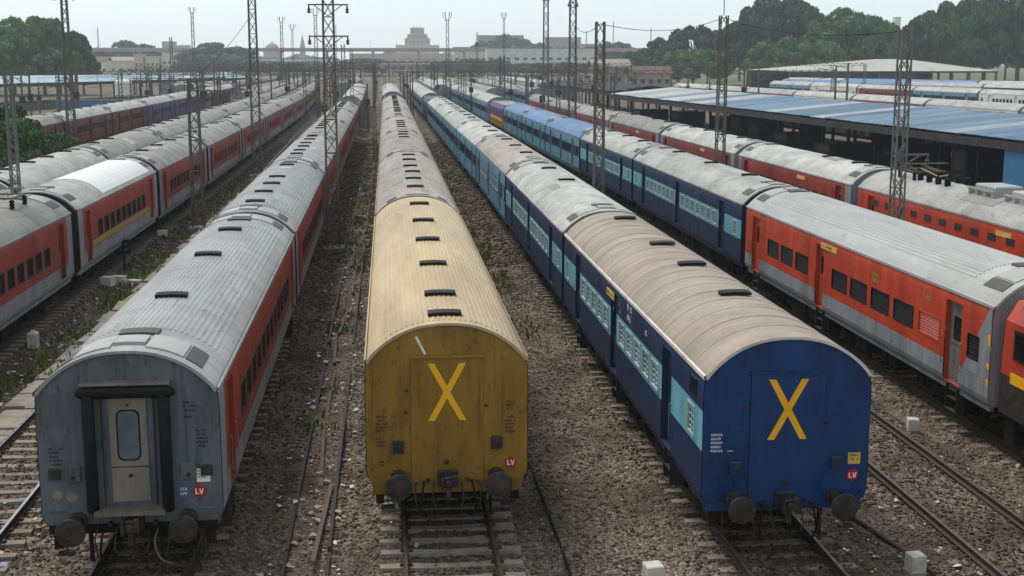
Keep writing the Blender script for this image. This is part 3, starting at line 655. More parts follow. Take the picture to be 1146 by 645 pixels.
def coach(cat_name, label, group, tk, y0, y1, liv, roof, style='plain', detail=2, side=-1, nvents=5, end_m=None, kind=None, wkind='bars', fm=None, glass=None, gap=.6, bel=True, hatch='lhb', vy=None, ax=None, ea=1.9):
    """one coach from y0 to y1 along track tk; side = the side seen by the camera; detail 3 near .. 0 far"""
    L = y1 - y0; fx = TR[tk] if isinstance(tk, str) else tk; h = L / 2
    xa, xb = float(fx(y0 + 2)), float(fx(y1 - 2)); rz = -math.atan2(xb - xa, L - 4)
    root = thing(cat_name, label, 'train coach', ((xa + xb) / 2, (y0 + y1) / 2, 0), rz, group)
    d = LIV[liv]; kind = kind or liv; ops = layout(L, kind)
    fm = fm or m_framed; glass = glass or m_glass
    sides = (-1, 1) if side == 0 else (side,)
    for s in (-1, 1):
        put('side_wall', wall_mesh(L, liv, s, ops) if s in sides else cached(('plainwall', round(L, 2), liv, s), lambda: wall_mesh_plain(L, liv, s)), root)
    em = end_m or d['m'][0]
    put('end_wall', end_mesh(em), root, (0, -h, 0)); put('end_wall', end_mesh(em), root, (0, h, 0), math.pi)
    put('roof', roof_mesh(L, style, [roof, m_edge if style == 'seam' else roof], ea=ea), root)
    put('underframe', gear_mesh(L, 1), root)
    if detail >= 1:
        for y in (-h + 3.4, h - 3.4):
            bo = put('bogie', bogie_mesh(), root, (0, y, 0))
            if detail >= 2:
                for wy in (-1.45, 1.45):
                    for s in sides: put('wheel', wheel_mesh(), bo, (s * .84, wy, .46), 0 if s > 0 else math.pi)
        g = random.Random(label)
        if detail >= 2:
            for s in sides:
                y = -h + 6.2
                while y < h - 6.4:
                    k = g.randint(0, 4); put('equipment_box', equip_mesh(k), root, (s * 1.05, y + .6, 0)); y += 1.0 + .4 * k + g.random() * .6
    z0, z1 = d['wz']; far = MB()
    for t, ya, yb in ops:
        for s in sides:
            if t == 'w':
                wd, ht = yb - ya, z1 - z0; yc, zc = (ya + yb) / 2 - h, (z0 + z1) / 2
                if detail >= 2:
                    o = put('window', window_meshes(wd, ht, wkind, fm if not (kind == 'lhb_orange' and 2.5 < ya < 4) else m_orange)[0], root, (s * HW, yc, zc), 0 if s > 0 else math.pi)
                    put('pane', pane_mesh(wd, ht, wkind, fm, glass if not (kind == 'lhb_orange' and ya < 1) else m_glassb), o)
                else: far.box(*sorted((s * (HW - .075), s * (HW - .05))), ya - h + .004, yb - h - .004, z0 + .004, z1 - .004)
            else:
                dm = d['m'][0] if not (kind == 'lhb_orange' and ya < 3) else m_alu
                o = put('door', door_mesh(yb - ya, d['dz'][0], d['dz'][1], dm), root, (s * HW, (ya + yb) / 2 - h, 0), 0 if s > 0 else math.pi)
                if detail >= 2:
                    put('door_window', cached(('dw', round(yb - ya, 2)), lambda: MB().box(-.124, -.110, -(yb - ya) * .22, (yb - ya) * .22, 2.25, 2.85).mesh('door_window', m_glass)), o)
                    for e_ in (-1, 1): put('handrail', cached('hrail', lambda: MB().tube([(.0, 0, 1.55), (.05, 0, 1.6), (.05, 0, 2.25), (.0, 0, 2.3)], .011, 0, 6).mesh('handrail', m_alu)), o, (0, e_ * ((yb - ya) / 2 + .07), 0))
                if detail >= 3:
                    st = MB()
                    for q, zz in enumerate((.42, .72, 1.0)): st.box(-.32, -.02 - .03 * q, -.3, .3, zz - .025, zz)
                    st.box(-.3, -.04, -.33, -.30, .40, 1.05); st.box(-.3, -.04, .30, .33, .40, 1.05)
                    put('footstep', cached('fstep', lambda: st.mesh('footstep', m_iron)), o)
    if far.v: tag(far.build('windows', glass, root), kind='stuff')
    if nvents and detail >= 1:
        ys = vy if vy is not None else [-h + 1.5 + (L - 3.0) * (i + .5) / nvents for i in range(nvents)]
        gv = random.Random(label + 'v')
        for i, y in enumerate(ys):
            if gv.random() > .12: put('roof_vent', vent_mesh(), root, (gv.uniform(-.03, .03), y + gv.uniform(-.3, .3), ZC + .02), gv.uniform(-.03, .03) + (0 if (i % 2 == 0) else math.pi))
    if 1 <= detail < 3 and roof is not m_rtan:
        gp = random.Random(label + 'p')
        for i in range(gp.randint(1, 4)):
            xa_ = gp.uniform(-1.3, .7); ya_ = gp.uniform(-h + 2.4, h - 4.2)
            plate_on_roof(xa_, xa_ + gp.uniform(.3, .75), ya_, ya_ + gp.uniform(.5, 1.8), .016, 3).build('roof_patch', gp.choice((m_patch2, m_patch2, m_patch3)), root)
    if hatch and detail >= 1:
        for s, e_ in ((1, -1), (1, 1)):
            def pl(nm, key, xa, xb, ya, yb, th, m_):
                p, q = (-h + ya, -h + yb) if e_ < 0 else (h - yb, h - ya)
                put(nm, cached(('pl', key, e_, round(L, 2), m_.name), lambda: plate_on_roof(xa, xb, p, q, th).mesh(nm, m_)), root)
            if hatch == 'lhb':
                pl('roof_hatch', 'h1', .32, .98, .25, 1.25, .03, m_hatch); pl('roof_hatch', 'h2', -.98, -.32, .25, 1.25, .03, m_hatch)
                pl('roof_grille', 'g1', 1.02, 1.30, .25, 1.25, .022, m_mesh); pl('roof_grille', 'g2', -1.30, -1.02, .25, 1.25, .022, m_mesh)
                pl('roof_grille', 'g3', -.36, .36, 1.30, 1.75, .05, m_mesh); pl('roof_hatch', 'h3', -.28, .28, .45, 1.05, .06, m_hatch)
            elif hatch == 'icf':
                pl('roof_grille', 'g4', .8, 1.15, .2, .75, .022, m_mesh); pl('roof_grille', 'g5', -1.15, -.8, .2, .75, .022, m_mesh)
                pl('roof_hatch', 'h4', -.42, .42, .25, .6, .05, m_hatch)
    if bel: put('gangway_bellows', bellows_mesh(gap), root, (0, h + gap / 2, 0))
    return root
def wall_mesh_plain(L, liv, s):
    d = LIV[liv]; b = MB(); h = L / 2; zs = sorted({ZB, 1.12, 1.25, 3.1, 3.3, ZG, *d['zs']})
    for za, zb in zip(zs[:-1], zs[1:]):
        q = [(s * xw(za), -h, za), (s * xw(za), h, za), (s * xw(zb), h, zb), (s * xw(zb), -h, zb)]
        b.quad(*(q if s > 0 else q[::-1]), d['f'](L / 2, L / 2, (za + zb) / 2, s))
    return b.mesh('side_wall', d['m'])

# ------------------------------------------------------------------ lettering, plates, end fittings
def stencil(parent, x, z, rows, m, seed=1, hgt=.045, y=-.006, name='stencil_lettering', flip=None, bold=.011):
    """rows: number of characters in each line; worn stencil letters made of short strokes; local plane x-z facing -y"""
    g = random.Random(seed); b = MB()
    for r, n in enumerate(rows):
        for i in range(n):
            if g.random() < .12: continue
            cx, cz = x + i * hgt * .85, z - r * hgt * 1.75; w_, t = hgt * .62, bold
            for k in g.sample(range(5), 3):
                q = [(cx, cx + t, cz, cz + hgt), (cx + w_ - t, cx + w_, cz, cz + hgt), (cx, cx + w_, cz, cz + t), (cx, cx + w_, cz + hgt - t, cz + hgt), (cx, cx + w_, cz + hgt / 2 - t / 2, cz + hgt / 2 + t / 2)][k]
                dy = k * .0004
                b.quad((q[0], y - dy, q[2]), (q[1], y - dy, q[2]), (q[1], y - dy, q[3]), (q[0], y - dy, q[3]))
    o = tag(b.build(name, m, parent), kind='stuff')
    if flip is not None: o.location, o.rotation_euler = flip[0], (0, 0, flip[1])
    return o
def stroke(b, p, q, w_, y, th=.004, mi=0):
    p, q = Vector((p[0], 0, p[1])), Vector((q[0], 0, q[1])); d = (q - p).normalized(); n = Vector((-d.z, 0, d.x)) * w_ / 2
    pts = [p - n, q - n, q + n, p + n]
    f = [(v.x, y - th, v.z) for v in pts]; k = [(v.x, y, v.z) for v in pts]
    b.poly(f, mi)
    for i in range(4): j = (i + 1) % 4; b.quad(k[i], k[j], f[j], f[i], mi)
def hstroke(b, p, q, w_, y, th=.004):       # slanted stroke with level ends, as painted X arms have
    (x0, z0), (x1, z1) = p, q; hw = w_ / 2
    pts = [(x0 - hw, z0), (x0 + hw, z0), (x1 + hw, z1), (x1 - hw, z1)]
    f = [(x, y - th, z) for x, z in pts]; k = [(x, y, z) for x, z in pts]
    b.poly(f)
    for i in range(4): j = (i + 1) % 4; b.quad(k[i], k[j], f[j], f[i])
def lv_plate(root, x, z, yn):
    p = MB().lathe((0, 0, 0), (0, -1, 0), [(0, .118), (.018, .118), (.02, .11)], 22).build('tail_board', m_lvred, root, loc=(x, yn, z))
    tag(p, 'round red tail board with white letters L V')
    b = MB(); stroke(b, (-.062, .052), (-.062, -.055), .024, -.02); stroke(b, (-.052, -.044), (-.012, -.044), .022, -.0205)
    stroke(b, (.006, .052), (.034, -.055), .023, -.02); stroke(b, (.066, .052), (.036, -.055), .023, -.0206)
    b.build('lettering', m_white, p)
def hose(root, pts, r=.022, name='brake_hose', m=None):
    P = [Vector(p) for p in pts]; out = []
    for i in range(len(P) - 1):
        p0, p1, p2, p3 = P[max(i - 1, 0)], P[i], P[i + 1], P[min(i + 2, len(P) - 1)]
        for t in (0, .25, .5, .75):
            out.append(.5 * ((2 * p1) + (p2 - p0) * t + (2 * p0 - 5 * p1 + 4 * p2 - p3) * t * t + (3 * p1 - p0 - 3 * p2 + p3) * t ** 3))
    out.append(P[-1])
    return MB().tube(out, r, 0, 7).build(name, m or m_black, root)
def end_fittings(root, h, hm=None, hz=.86):
    for s in (-1, 1): put('buffer', buffer_mesh(), root, (s * .98, -h, 1.10))
    c = MB(); c.box(-.2, .2, -h - .12, -h + .1, .93, 1.26, 0, .03); c.box(-.09, .09, -h - .38, -h - .1, .98, 1.2, 0, .03); c.box(-.15, -.09, -h - .46, -h - .3, .95, 1.22, 0, .02)
    c.box(.06, .17, -h - .42, -h - .3, 1.0, 1.24, 0, .02); c.lathe((0, -h - .42, 1.1), (0, -1, 0), [(0, .07), (.06, .07), (.07, .03)], 12); c.box(-.05, .05, -h - .34, -h - .24, .72, .99)
    c.build('coupler', m_buffer, root)
    hs_ = MB(); hs_.box(-1.5, 1.5, -h - .012, -h + .3, hz, 1.035); hs_.build('headstock', hm or m_under, root)
    for s in (-1, 1):
        MB().box(s * 1.36 - .08, s * 1.36 + .08, -h + .05, -h + .14, .56, .88).build('hanging_bracket', m_under, root); MB().box(s * .9 - .03, s * .9 + .03, -h + .5, -h + .6, .12, .9).build('guard_iron', m_under, root)
        hose(root, [(s * .48, -h - .02, 1.02), (s * .5, -h - .26, .95), (s * .55, -h - .3, .6), (s * .50, -h - .22, .36), (s * .44, -h - .1, .32)])
        hose(root, [(s * .62, -h - .02, 1.0), (s * .66, -h - .2, .8), (s * .6, -h - .24, .5), (s * .52, -h - .16, .44)], .016, 'feed_pipe', m_buffer); hose(root, [(s * .28, -h - .05, .98), (s * .3, -h - .3, .7), (s * .22, -h - .34, .55)], .014, 'chain', m_buffer)
        MB().box(s * 1.2 - .14, s * 1.2 + .14, -h - .2, -h - .02, .52, .56).build('footstep', m_buffer, root); MB().box(s * 1.2 - .012, s * 1.2 + .012, -h - .06, -h - .03, .56, .9).build('step_hanger', m_buffer, root)
        t = MB(); t.lathe((s * .40, -h - .02, 1.05), (0, -1, 0), [(0, .04), (.12, .04)], 8); t.build('air_cock', m_iron, root)
def bolt_row(pts, yn, m, root, r=.016, name='rivets'):
    b = MB()
    for x, z in pts: b.lathe((x, yn, z), (0, -1, 0), [(0, r), (.012, r * .6)], 6)
    return tag(b.build(name, m, root), kind='stuff')
def blank_end(root, L, m, ym, lvx, lvz, boxm, pw=.71):
    """closed gangway plate with a painted X"""
    h = L / 2; y = -h
    pl = MB().box(-pw, pw, y - .045, y + .01, 1.02, 3.56).build('end_plate', m, root)
    MB().box(-pw - .03, pw + .03, y - .085, y, 3.56, 3.60).build('rain_strip', m, pl)
    bolt_row([(sx * (pw - .04), 1.15 + .3 * i) for sx in (-1, 1) for i in range(8)], y - .045, m, pl)
    b = MB(); yy = y - .046; hstroke(b, (-.315, 3.44), (.315, 2.27), .135, yy); hstroke(b, (.315, 3.44), (-.315, 2.27), .135, yy - .0012); tag(b.build('painted_cross', m_yellow, pl), 'large yellow painted X')
    for sx, zz in ((-1, 1.75), (1, 1.80)):
        q = MB(); q.box(sx * .98 - .11, sx * .98 + .11, y - .09, y, zz - .13, zz + .12, 0, .02); q.build('lamp_socket', boxm, root)
        MB().lathe((sx * .98, y - .09, zz), (0, -1, 0), [(0, .055), (.03, .055), (.035, .035)], 12).build('socket_cap', m_iron, root)
    MB().box(-1.52, 1.52, y - .018, y + .01, 1.21, 1.235).build('weld_strip', m, root)
    for x in (-.02,): MB().lathe((x, y - .045, 1.42), (0, -1, 0), [(0, .05), (.05, .045), (.06, .02)], 10).build('lamp_bracket', m_iron, root)
    for x, z in ((-.8, 2.9), (-.82, 2.45), (.78, 2.55)): MB().lathe((x, y, z), (0, -1, 0), [(0, .03), (.05, .03)], 8).build('lug', m_iron, root)
    lv_plate(root, lvx, lvz, y - .004)
    end_fittings(root, h, m, .77 if m is m_mustard else .88)

# ------------------------------------------------------------------ the trains
def yaxis(L): return L / 2
# train A: grey end with an open gangway door, red and grey sides
GA = 'coaches of the grey-ended red train'
ca = coach('train_coach', 'red coach with slate grey end and black rubber gangway round its end door', GA, 'A', 22.72, 43.15, 'lhb', m_rsilver, 'rib', 3, 1, 0, m_endgrey, wkind='sealed', gap=.7)
hA = (43.15 - 22.72) / 2
def a_end(root, h):
    y = -h
    fr = MB(); fr.box(-.80, -.44, y - .05, y, 1.36, 3.46); fr.box(.44, .80, y - .05, y, 1.36, 3.46); fr.box(-.80, .80, y - .05, y, 3.46, 3.62)
    fr = fr.build('gangway_frame', m_endgrey, root)
    for s in (-1, 1):
        b = MB(); b.lathe((s * .66, y - .17, 1.30), (0, 0, 1), [(0, .085), (.03, .105), (2.18, .105), (2.2, .09)], 14); b.build('rubber_bellow', m_black, root, smooth=True)
        MB().box(s * .46 - .012, s * .46 + .012, y - .10, y - .05, 1.4, 3.4).build('door_post', m_iron, root)
    b = MB(); b.lathe((-.86, y - .17, 3.52), (1, 0, 0), [(0, .05), (.1, .105), (1.62, .105), (1.72, .05)], 14); b.build('rubber_bellow', m_black, root, smooth=True)
    MB().box(-.78, .78, y - .2, y, 3.655, 3.70).build('bellow_cover', m_alu, root)
    # recessed door bay and door
    MB().box(-.44, .44, y - .012, y, 1.40, 3.46).build('door_bay', m_endgrey, root)
    d = MB(); d.box(-.33, .33, y - .05, y - .012, 1.46, 3.38); d = d.build('end_door', m_alu, root)
    k = MB(); n = 12; pts = []
    for cx, cz, a0 in ((.08, 3.04, 0), (-.08, 3.04, 90), (-.08, 2.36, 180), (.08, 2.36, 270)):
        for i in range(4): t = R(a0 + 30 * i); pts.append((cx + .10 * math.cos(t), cz + .11 * math.sin(t)))
    k.poly([(x * 1.16, y - .053, 2.7 + (z - 2.7) * 1.06) for x, z in pts][::-1], 0); k.build('window_seal', m_black, d)
    MB().poly([(x, y - .057, z) for x, z in pts][::-1]).build('door_window', m_glassd, d)
    MB().box(-.33, .33, y - .054, y - .05, 2.10, 2.12).build('door_joint', m_iron, d)
    MB().lathe((0, y - .05, 1.95), (0, -1, 0), [(0, .035), (.04, .03), (.05, .012)], 10).build('door_handle', m_iron, d)
    MB().lathe((0, y - .05, 3.26), (0, -1, 0), [(0, .025), (.03, .02)], 8).build('door_lock', m_iron, d)
    MB().box(-.62, .62, y - .34, y, 1.28, 1.36).build('footplate', m_wood, root)
    for s in (-1, 1):
        MB().box(s * 1.02 - .13, s * 1.02 + .13, y - .05, y, 1.86, 2.16, 0, .02).build('socket_box', m_endgrey, root)
        MB().lathe((s * 1.02, y - .05, 1.93), (0, -1, 0), [(0, .04), (.03, .035)], 10).build('socket_cap', m_iron, root)
        MB().box(s * 1.34 - .1, s * 1.34 + .1, y - .06, y, 1.9, 2.1, 0, .02).build('lamp_bracket', m_iron, root)
    q = MB().box(1.16, 1.40, y - .012, y, 1.77, 2.02).build('data_plate', m_white, root); stencil(q, 1.175, 1.965, [6, 6, 5], m_stencil, 4, .034, y - .013, bold=.008)
    q = MB().box(.80, 1.06, y - .008, y, 1.44, 1.78).build('patch', m_patch, root); stencil(q, .86, 1.62, [3, 3], m_stencilw, 9, .05, y - .009)
    MB().lathe((-1.06, y - .003, 1.56), (0, -1, 0), [(0, .1), (.006, .1)], 16).build('emblem_disc', m_ghost, root)
    MB().lathe((-1.32, y - .003, 1.6), (0, -1, 0), [(0, .09), (.006, .09)], 16).build('emblem_disc', m_ghost, root)
    lv_plate(root, 1.2, 1.60, y - .004)
    for sd, x, z, rows in ((1, .98, 3.25, [5, 6, 6]), (2, .98, 2.98, [4]), (3, 1.18, 2.72, [5, 5, 6, 6, 5]), (5, -1.42, 2.45, [7, 6, 5, 7, 6])): stencil(root, x, z, rows, m_stencil, sd, .042, y - .006)
    MB().box(-1.52, 1.52, y - .02, y + .01, 1.27, 1.30).build('weld_strip', m_endgrey, root)
    end_fittings(root, h)
    # end hatch panel lines on the shoulder
    hose(root, [(.48, y - .05, 1.0), (.42, y - .36, .8), (.52, y - .42, .5), (.72, y - .40, .38)], .018, 'hanging_rope', m_wood)
a_end(ca, hA)
for i, y in enumerate((-5.0, 1.0, 6.0)): put('roof_vent', vent_mesh(), ca, (0, y, ZC + .03))
gl = [43.85, 67.15, 90.3, 113.8, 137, 160.2]
for i in range(5):
    coach('train_coach', f'silver-roofed red coach, {ORD[i + 1]} from the camera in the grey-ended train', GA, 'A', gl[i], gl[i + 1] - .7, 'lhb', m_rsilver if i < 2 else m_rgrey, 'rib' if i < 2 else 'plain', 2 if i < 1 else 1, 1, 6, m_gap, wkind='sealed', gap=.7)

# train B: mustard end with a cross
GB = 'coaches of the mustard-ended train'
cb = coach('train_coach', 'mustard yellow coach with tan roof and yellow X on its closed end', GB, 'B', 24.6, 47.9, 'mustard', m_rtan, 'rib', 3, 0, 0, m_mustard, gap=.6, hatch=None, vy=[], ea=.25, fm=m_framed)
hB = (47.9 - 24.6) / 2
for i, y in enumerate((-hB + .75, -hB + 3.0, -hB + 7.2, -hB + 11.6, -hB + 16.0, -hB + 20.8)): put('roof_vent', vent_mesh(), cb, (0, y, ZC + .03))
blank_end(cb, 2 * hB, m_mustard, None, 1.27, 1.36, m_iron)
for sd, x, z, rows in ((11, -1.42, 2.35, [6, 5, 7, 7, 6]), (12, -1.42, 1.9, [4, 5, 6]), (13, 1.18, 2.6, [3, 4, 4]), (14, 1.16, 2.28, [5, 6, 6, 5, 6]), (15, -1.36, 1.42, [5, 3])): stencil(cb, x, z, rows, m_stencil, sd, .042, -hB - .006)
s_ = MB(); stroke(s_, (-.60, 3.98), (-.42, 3.62), .05, -hB - .002, .003); tag(s_.build('paint_streak', m_white, cb), 'white diagonal paint streak')
gl = [48.5, 72.9, 95.2, 117.6, 140, 162.4, 184.8]
for i in range(6):
    coach('train_coach', f'warm grey roofed coach, {ORD[i + 1]} from the camera behind the mustard coach', GB, 'B', gl[i], gl[i + 1] - .6, 'rust', m_rwarm, 'rib' if i < 2 else 'plain', 1, 0, 6, m_gap, gap=.6, hatch='icf')

# train D: navy end with a cross
GD = 'coaches of the navy-ended blue train'
cd = coach('train_coach', 'navy and light blue coach with beige roof and yellow X on its navy end', GD, 'D', 22.7, 42.4, 'icf', m_rbeige, 'seam', 3, -1, 0, m_navyend, wkind='bars', fm=m_frame, gap=.6, hatch=None)
hD = (42.4 - 22.7) / 2
for x, y in ((.62, -hD + 4.3), (.55, -hD + 8.4), (.5, -hD + 12.0), (.45, -hD + 17.8)): put('roof_vent', vent_mesh(), cd, (x * .0 + .1, y, ZC + .03))
blank_end(cd, 2 * hD, m_navyend, None, 1.32, 1.52, m_navy)
q = MB().box(1.22, 1.46, -hD - .014, -hD, 1.74, 1.96).build('data_plate', m_cream, cd); stencil(q, 1.24, 1.89, [5, 5], m_stencil, 21, .045, -hD - .015)
stencil(cd, -1.45, 2.36, [6, 5, 6, 5, 6], m_stencilw, 22, .045, -hD - .006); stencil(cd, .62, 2.12, [6], m_stencilw, 23, .022, -hD - .006, bold=.006); stencil(cd, -1.13, 2.05, [6], m_stencilw, 24, .022, -hD - .006, bold=.006)
bd = MB().box(-.02, .0, -.55, .55, -.09, .09).build('destination_board', m_cream, cd, loc=(-HW - .005, 33.0 - 22.7 - hD, 3.2))
stencil(bd, -.5, -.035, [13], m_stencil, 25, .075, -.022, 'lettering', ((0, 0, 0), -math.pi / 2), .018)
for sd, yy, zz, rows, hg, m_ in ((26, 30.6, 3.25, [5, 6], .15, m_stencilw), (27, 31.7, 3.15, [2, 2], .13, m_cable), (28, 32.6, 3.05, [1, 1], .12, m_cable), (29, 28.3, 3.1, [4], .13, m_stencilw)):
    stencil(cd, 0, 0, rows, m_, sd, hg, -.006, flip=((-HW, yy - 22.7 - hD, zz), -math.pi / 2), bold=.03)
MB().box(-.02, .004, -.28, .28, -.16, .16).build('ventilator_window', m_glass, cd, loc=(-HW + .008, 23.5 - 22.7 - hD, 3.16))
gl = [43.0, 65.4, 87.6, 108.5, 130.4, 151.4, 175.6]
for i in range(6):
    coach('train_coach', (f'navy and light blue coach coupled behind the beige-roofed coach' if i == 0 else f'faded blue coach with dark window band, {ORD[i + 1]} in the navy-ended train'),
          GD, 'D', gl[i], gl[i + 1] - .6, 'icf' if i < 1 else 'icf_pale', m_rwhite if i != 1 else m_rwarm, 'grid' if i == 0 else 'plain', 2 if i < 2 else 1, -1, 3, m_gapn, wkind='bars', fm=m_frame, gap=.6, hatch='lhb' if i < 2 else 'icf')

# train E: orange-red coach, blue coaches, locomotive
GE = 'coaches of the train with the orange-red coach'
ce = coach('train_coach', 'orange-red and grey coach with black louvred windows and ribbed silver roof', GE, 'E', 28.7, 50.0, 'lhb_orange', m_rsilver2, 'ribx', 3, -1, 0, m_grey, wkind='louvre', fm=m_black, gap=.7)
hE = (50.0 - 28.7) / 2
bd = MB().box(-.02, 0, -.75, .75, -.09, .09).build('destination_board', m_cream, ce, loc=(-HW - .005, 40.2 - 28.7 - hE, 3.25)); stencil(bd, -.7, -.035, [16], m_stencil, 31, .075, -.022, 'lettering', ((0, 0, 0), -math.pi / 2), .018)
for sd, yy, zz, rows, hg in ((32, 32.7, 3.2, [5, 5], .12), (33, 47.9, 3.0, [3, 2], .16), (34, 46.4, 3.0, [5], .13), (35, 43.2, 3.1, [4, 4], .13), (36, 38.2, 3.05, [6], .12), (37, 36.4, 3.0, [7, 7], .1)):
    stencil(ce, 0, 0, rows, m_cable, sd, hg, -.006, flip=((-HW, yy - 28.7 - hE, zz), -math.pi / 2), bold=.028)
q = MB().box(-.012, 0, -.32, .32, 1.72, 1.72 + .0).build('panel', m_grey, ce) if False else None
# grey corner panel with a slanted red edge, and yellow flaking at the vestibule
b = MB(); x = -HW - .004
na = 16
for i in range(na):
    a0, a1 = .02 + 1.5 * i / na, .02 + 1.5 * (i + 1) / na; zl = lambda a: 3.45 if a < .2 else 3.40 - (a - .2) * 1.36
    segs = [(1.69, None)] if not (.60 < (a0 + a1) / 2 < 1.27) else [(1.69, 2.02), (2.64, None)]
    for z0_, z1_ in segs:
        t0, t1 = (z1_ or zl(a0)), (z1_ or zl(a1))
        if min(t0, t1) > z0_ + .01: b.quad((x, -hE + a1, z0_), (x, -hE + a0, z0_), (x, -hE + a0, t0), (x, -hE + a1, t1))
b.build('corner_panel', m_grey, ce)
b = MB()
for zz, dz, wd in ((1.5, .25, .12), (1.95, .18, .16), (2.5, .35, .14)): b.poly([(x - .003, -hE + .03, zz), (x - .003, -hE + .03, zz + dz), (x - .003, -hE + .03 + wd, zz + dz * .8), (x - .003, -hE + .03 + wd * .7, zz + dz * .2)])
b.build('yellow_flakes', m_yellow, ce)
gl = [50.7, 75.3, 95.4, 114.6, 133.6, 152.8]
for i in range(5):
    coach('train_coach', [f'navy coach with light blue band and white roof, coupled behind the orange-red coach', 'white-roofed navy coach next to the blue-roofed coaches', 'nearest of the three blue-roofed coaches', 'middle one of the three blue-roofed coaches', 'farthest of the three blue-roofed coaches'][i],
          GE, 'E', gl[i], gl[i + 1] - .6, 'icf' if i < 2 else 'icf_pale', m_rwhite if i < 2 else m_rblue, 'plain', 2 if i < 2 else 1, -1, 3 if i < 2 else 0, m_gapn, wkind='bars', fm=m_frame, gap=.6, hatch='lhb')

# pantographs and roof gear of the electric coaches
def pantograph(root, y, m=None):
    for sx in (-1, 1):
        for dy in (-.8, .8): MB().lathe((sx * .65, y + dy, roofz(.65 / XG)), (0, 0, 1), [(0, .06), (.05, .1), (.1, .06), (.15, .1), (.2, .06), (.26, .1), (.32, .06)], 10).build('insulator', m_black, root)
    b = MB(); z = ZC + .26
    b.box(-.75, .75, y - .84, y - .76, z, z + .06); b.box(-.75, .75, y + .76, y + .84, z, z + .06); b.box(-.68, -.6, y - .8, y + .8, z, z + .05); b.box(.6, .68, y - .8, y + .8, z, z + .05)
    for sx in (-1, 1): b.tube([(sx * .5, y - .7, z + .08), (sx * .3, y + 1.0, z + .22), (sx * .75, y - .6, z + .34)], .018)
    b.tube([(-.95, y - .6, z + .34), (.95, y - .6, z + .36)], .02); b.tube([(-.95, y - .3, z + .34), (.95, y - .3, z + .36)], .02)
    b.build('pantograph', m or m_mast, root)
def roof_gear(root, ys, seed, m=None):
    g = random.Random(seed)
    for y in ys:
        for sx in (-.5, .35):
            MB().lathe((sx, y, roofz(sx / XG) - .02), (0, 0, 1), [(0, .1), (.08, .13), (.3, .13), (.36, .09)], 10).build('insulator', m_black, root)
    MB().tube([(-.5, y_, ZC + .36 + .1 * math.sin(y_ * 2)) for y_ in ys], .025).build('roof_busbar', m or m_cable, root)

GF = 'coaches of the red electric train'
cf = coach('train_coach', 'red electric coach with pantograph and roof equipment beside the tall right mast', GF, 'F', 34.4, 57.4, 'emu_red', m_rwhite, 'plain', 2, -1, 0, m_grey, wkind='sealed', gap=1.0, hatch=None)
hF = (57.4 - 34.4) / 2
pantograph(cf, hF - 3.2, m_mast); roof_gear(cf, [hF - 7 + .9 * k for k in range(4)], 1)
for k in range(2):
    q = MB(); y0_ = hF - 11.5 - 3.0 * k
    for sx in (-.7, .7): q.box(sx - .03, sx + .03, y0_, y0_ + 2.2, ZC + .12, ZC + .18)
    for j in range(4): q.box(-.7, .7, y0_ + j * .7, y0_ + j * .7 + .05, ZC - .1, ZC + .18)
    q.box(-.55, .55, y0_ + .2, y0_ + 1.9, ZC - .06, ZC + .34, 0, .05); q.build('resistor_rack', m_hatch, cf)
for k in range(14): MB().box(-.012, .012, -.3, .3, -.13, .13).build('ventilator', m_framed, cf, loc=(-HW - .004, -hF + 2.6 + k * 1.4, 3.0))
def f_marks(root, L, sd):
    for k, (yy, n_c) in enumerate(((-L * .36, 5), (L * .1, 6), (L * .38, 4))): stencil(root, 0, 0, [n_c], m_cable, sd + k, .15, -.006, flip=((-HW + .01, yy, 3.12), -math.pi / 2), bold=.035)
    MB().box(-.02, 0, -.6, .6, -.09, .09).build('destination_board', m_cream, root, loc=(-HW + .005, -L * .12, 3.2))
f_marks(cf, 23, 60)
gl = [58.4, 78.4, 100.3, 122.6, 145, 167.4, 190]
for i in range(6):
    c_ = coach('train_coach', f'red pale-roofed coach, {ORD[i]} beyond the right pantograph coach', GF, 'F', gl[i], gl[i + 1] - 1.0, 'lhb_dull' if i else 'lhb', m_rwhite if i < 2 else m_rgrey, 'plain', 2 if i < 1 else 1, -1, 4, m_grey, wkind='sealed', gap=1.0)
    if i < 4: f_marks(c_, gl[i + 1] - 1 - gl[i], 70 + 5 * i)

GT2 = 'coaches of the left red and grey train'
ct = coach('train_coach', 'red and grey electric coach with pantograph at the left edge', GT2, 'T2', 27, 50.2, 'lhb', m_rgrey, 'plain', 2, 1, 0, m_grey, wkind='sealed', gap=1.0)
hT = (50.2 - 27) / 2; pantograph(ct, hT - 3.4); roof_gear(ct, [hT - 9 + .9 * k for k in range(3)], 2, m_mast)
gl = [51.3, 69.6, 88.6, 110.5, 133, 155.5, 178, 201, 224, 247, 270, 293]
for i in range(11):
    c_ = coach('train_coach', f'red and grey coach, {ORD[i]} beyond the left pantograph coach' + (' with bright white roof panel' if i == 0 else ''), GT2, 'T2', gl[i], gl[i + 1] - .9, 'lhb' if i < 2 else 'lhb_dull', m_rgrey if i else m_rwhite, 'plain', 2 if i < 2 else 1, 1, 3 if i else 0, m_gap, wkind='sealed', gap=.9)
    if i == 0: MB().box(HW + .002, HW + .008, -6.5, 6.5, 1.74, 1.98).build('stripe', m_cable, c_)
    if i == 0: plate_on_roof(-1.5, 1.5, -3.6, 7.4, .03, 16).build('roof_panel', m_rbright, c_)
gl = [38.6, 58.4, 77.6, 97.2, 118, 140, 162, 184, 206, 228, 250, 272]
for i in range(11):
    coach('train_coach', f'grey-roofed coach, {ORD[i]} in the train behind the left red one', 'coaches of the grey-roofed train', 'T1', gl[i], gl[i + 1] - .7, 'lhb_dull', m_rgrey if i > 1 else m_rwhite, 'plain', 1, 1, 4, m_gap, wkind='sealed', gap=.7)
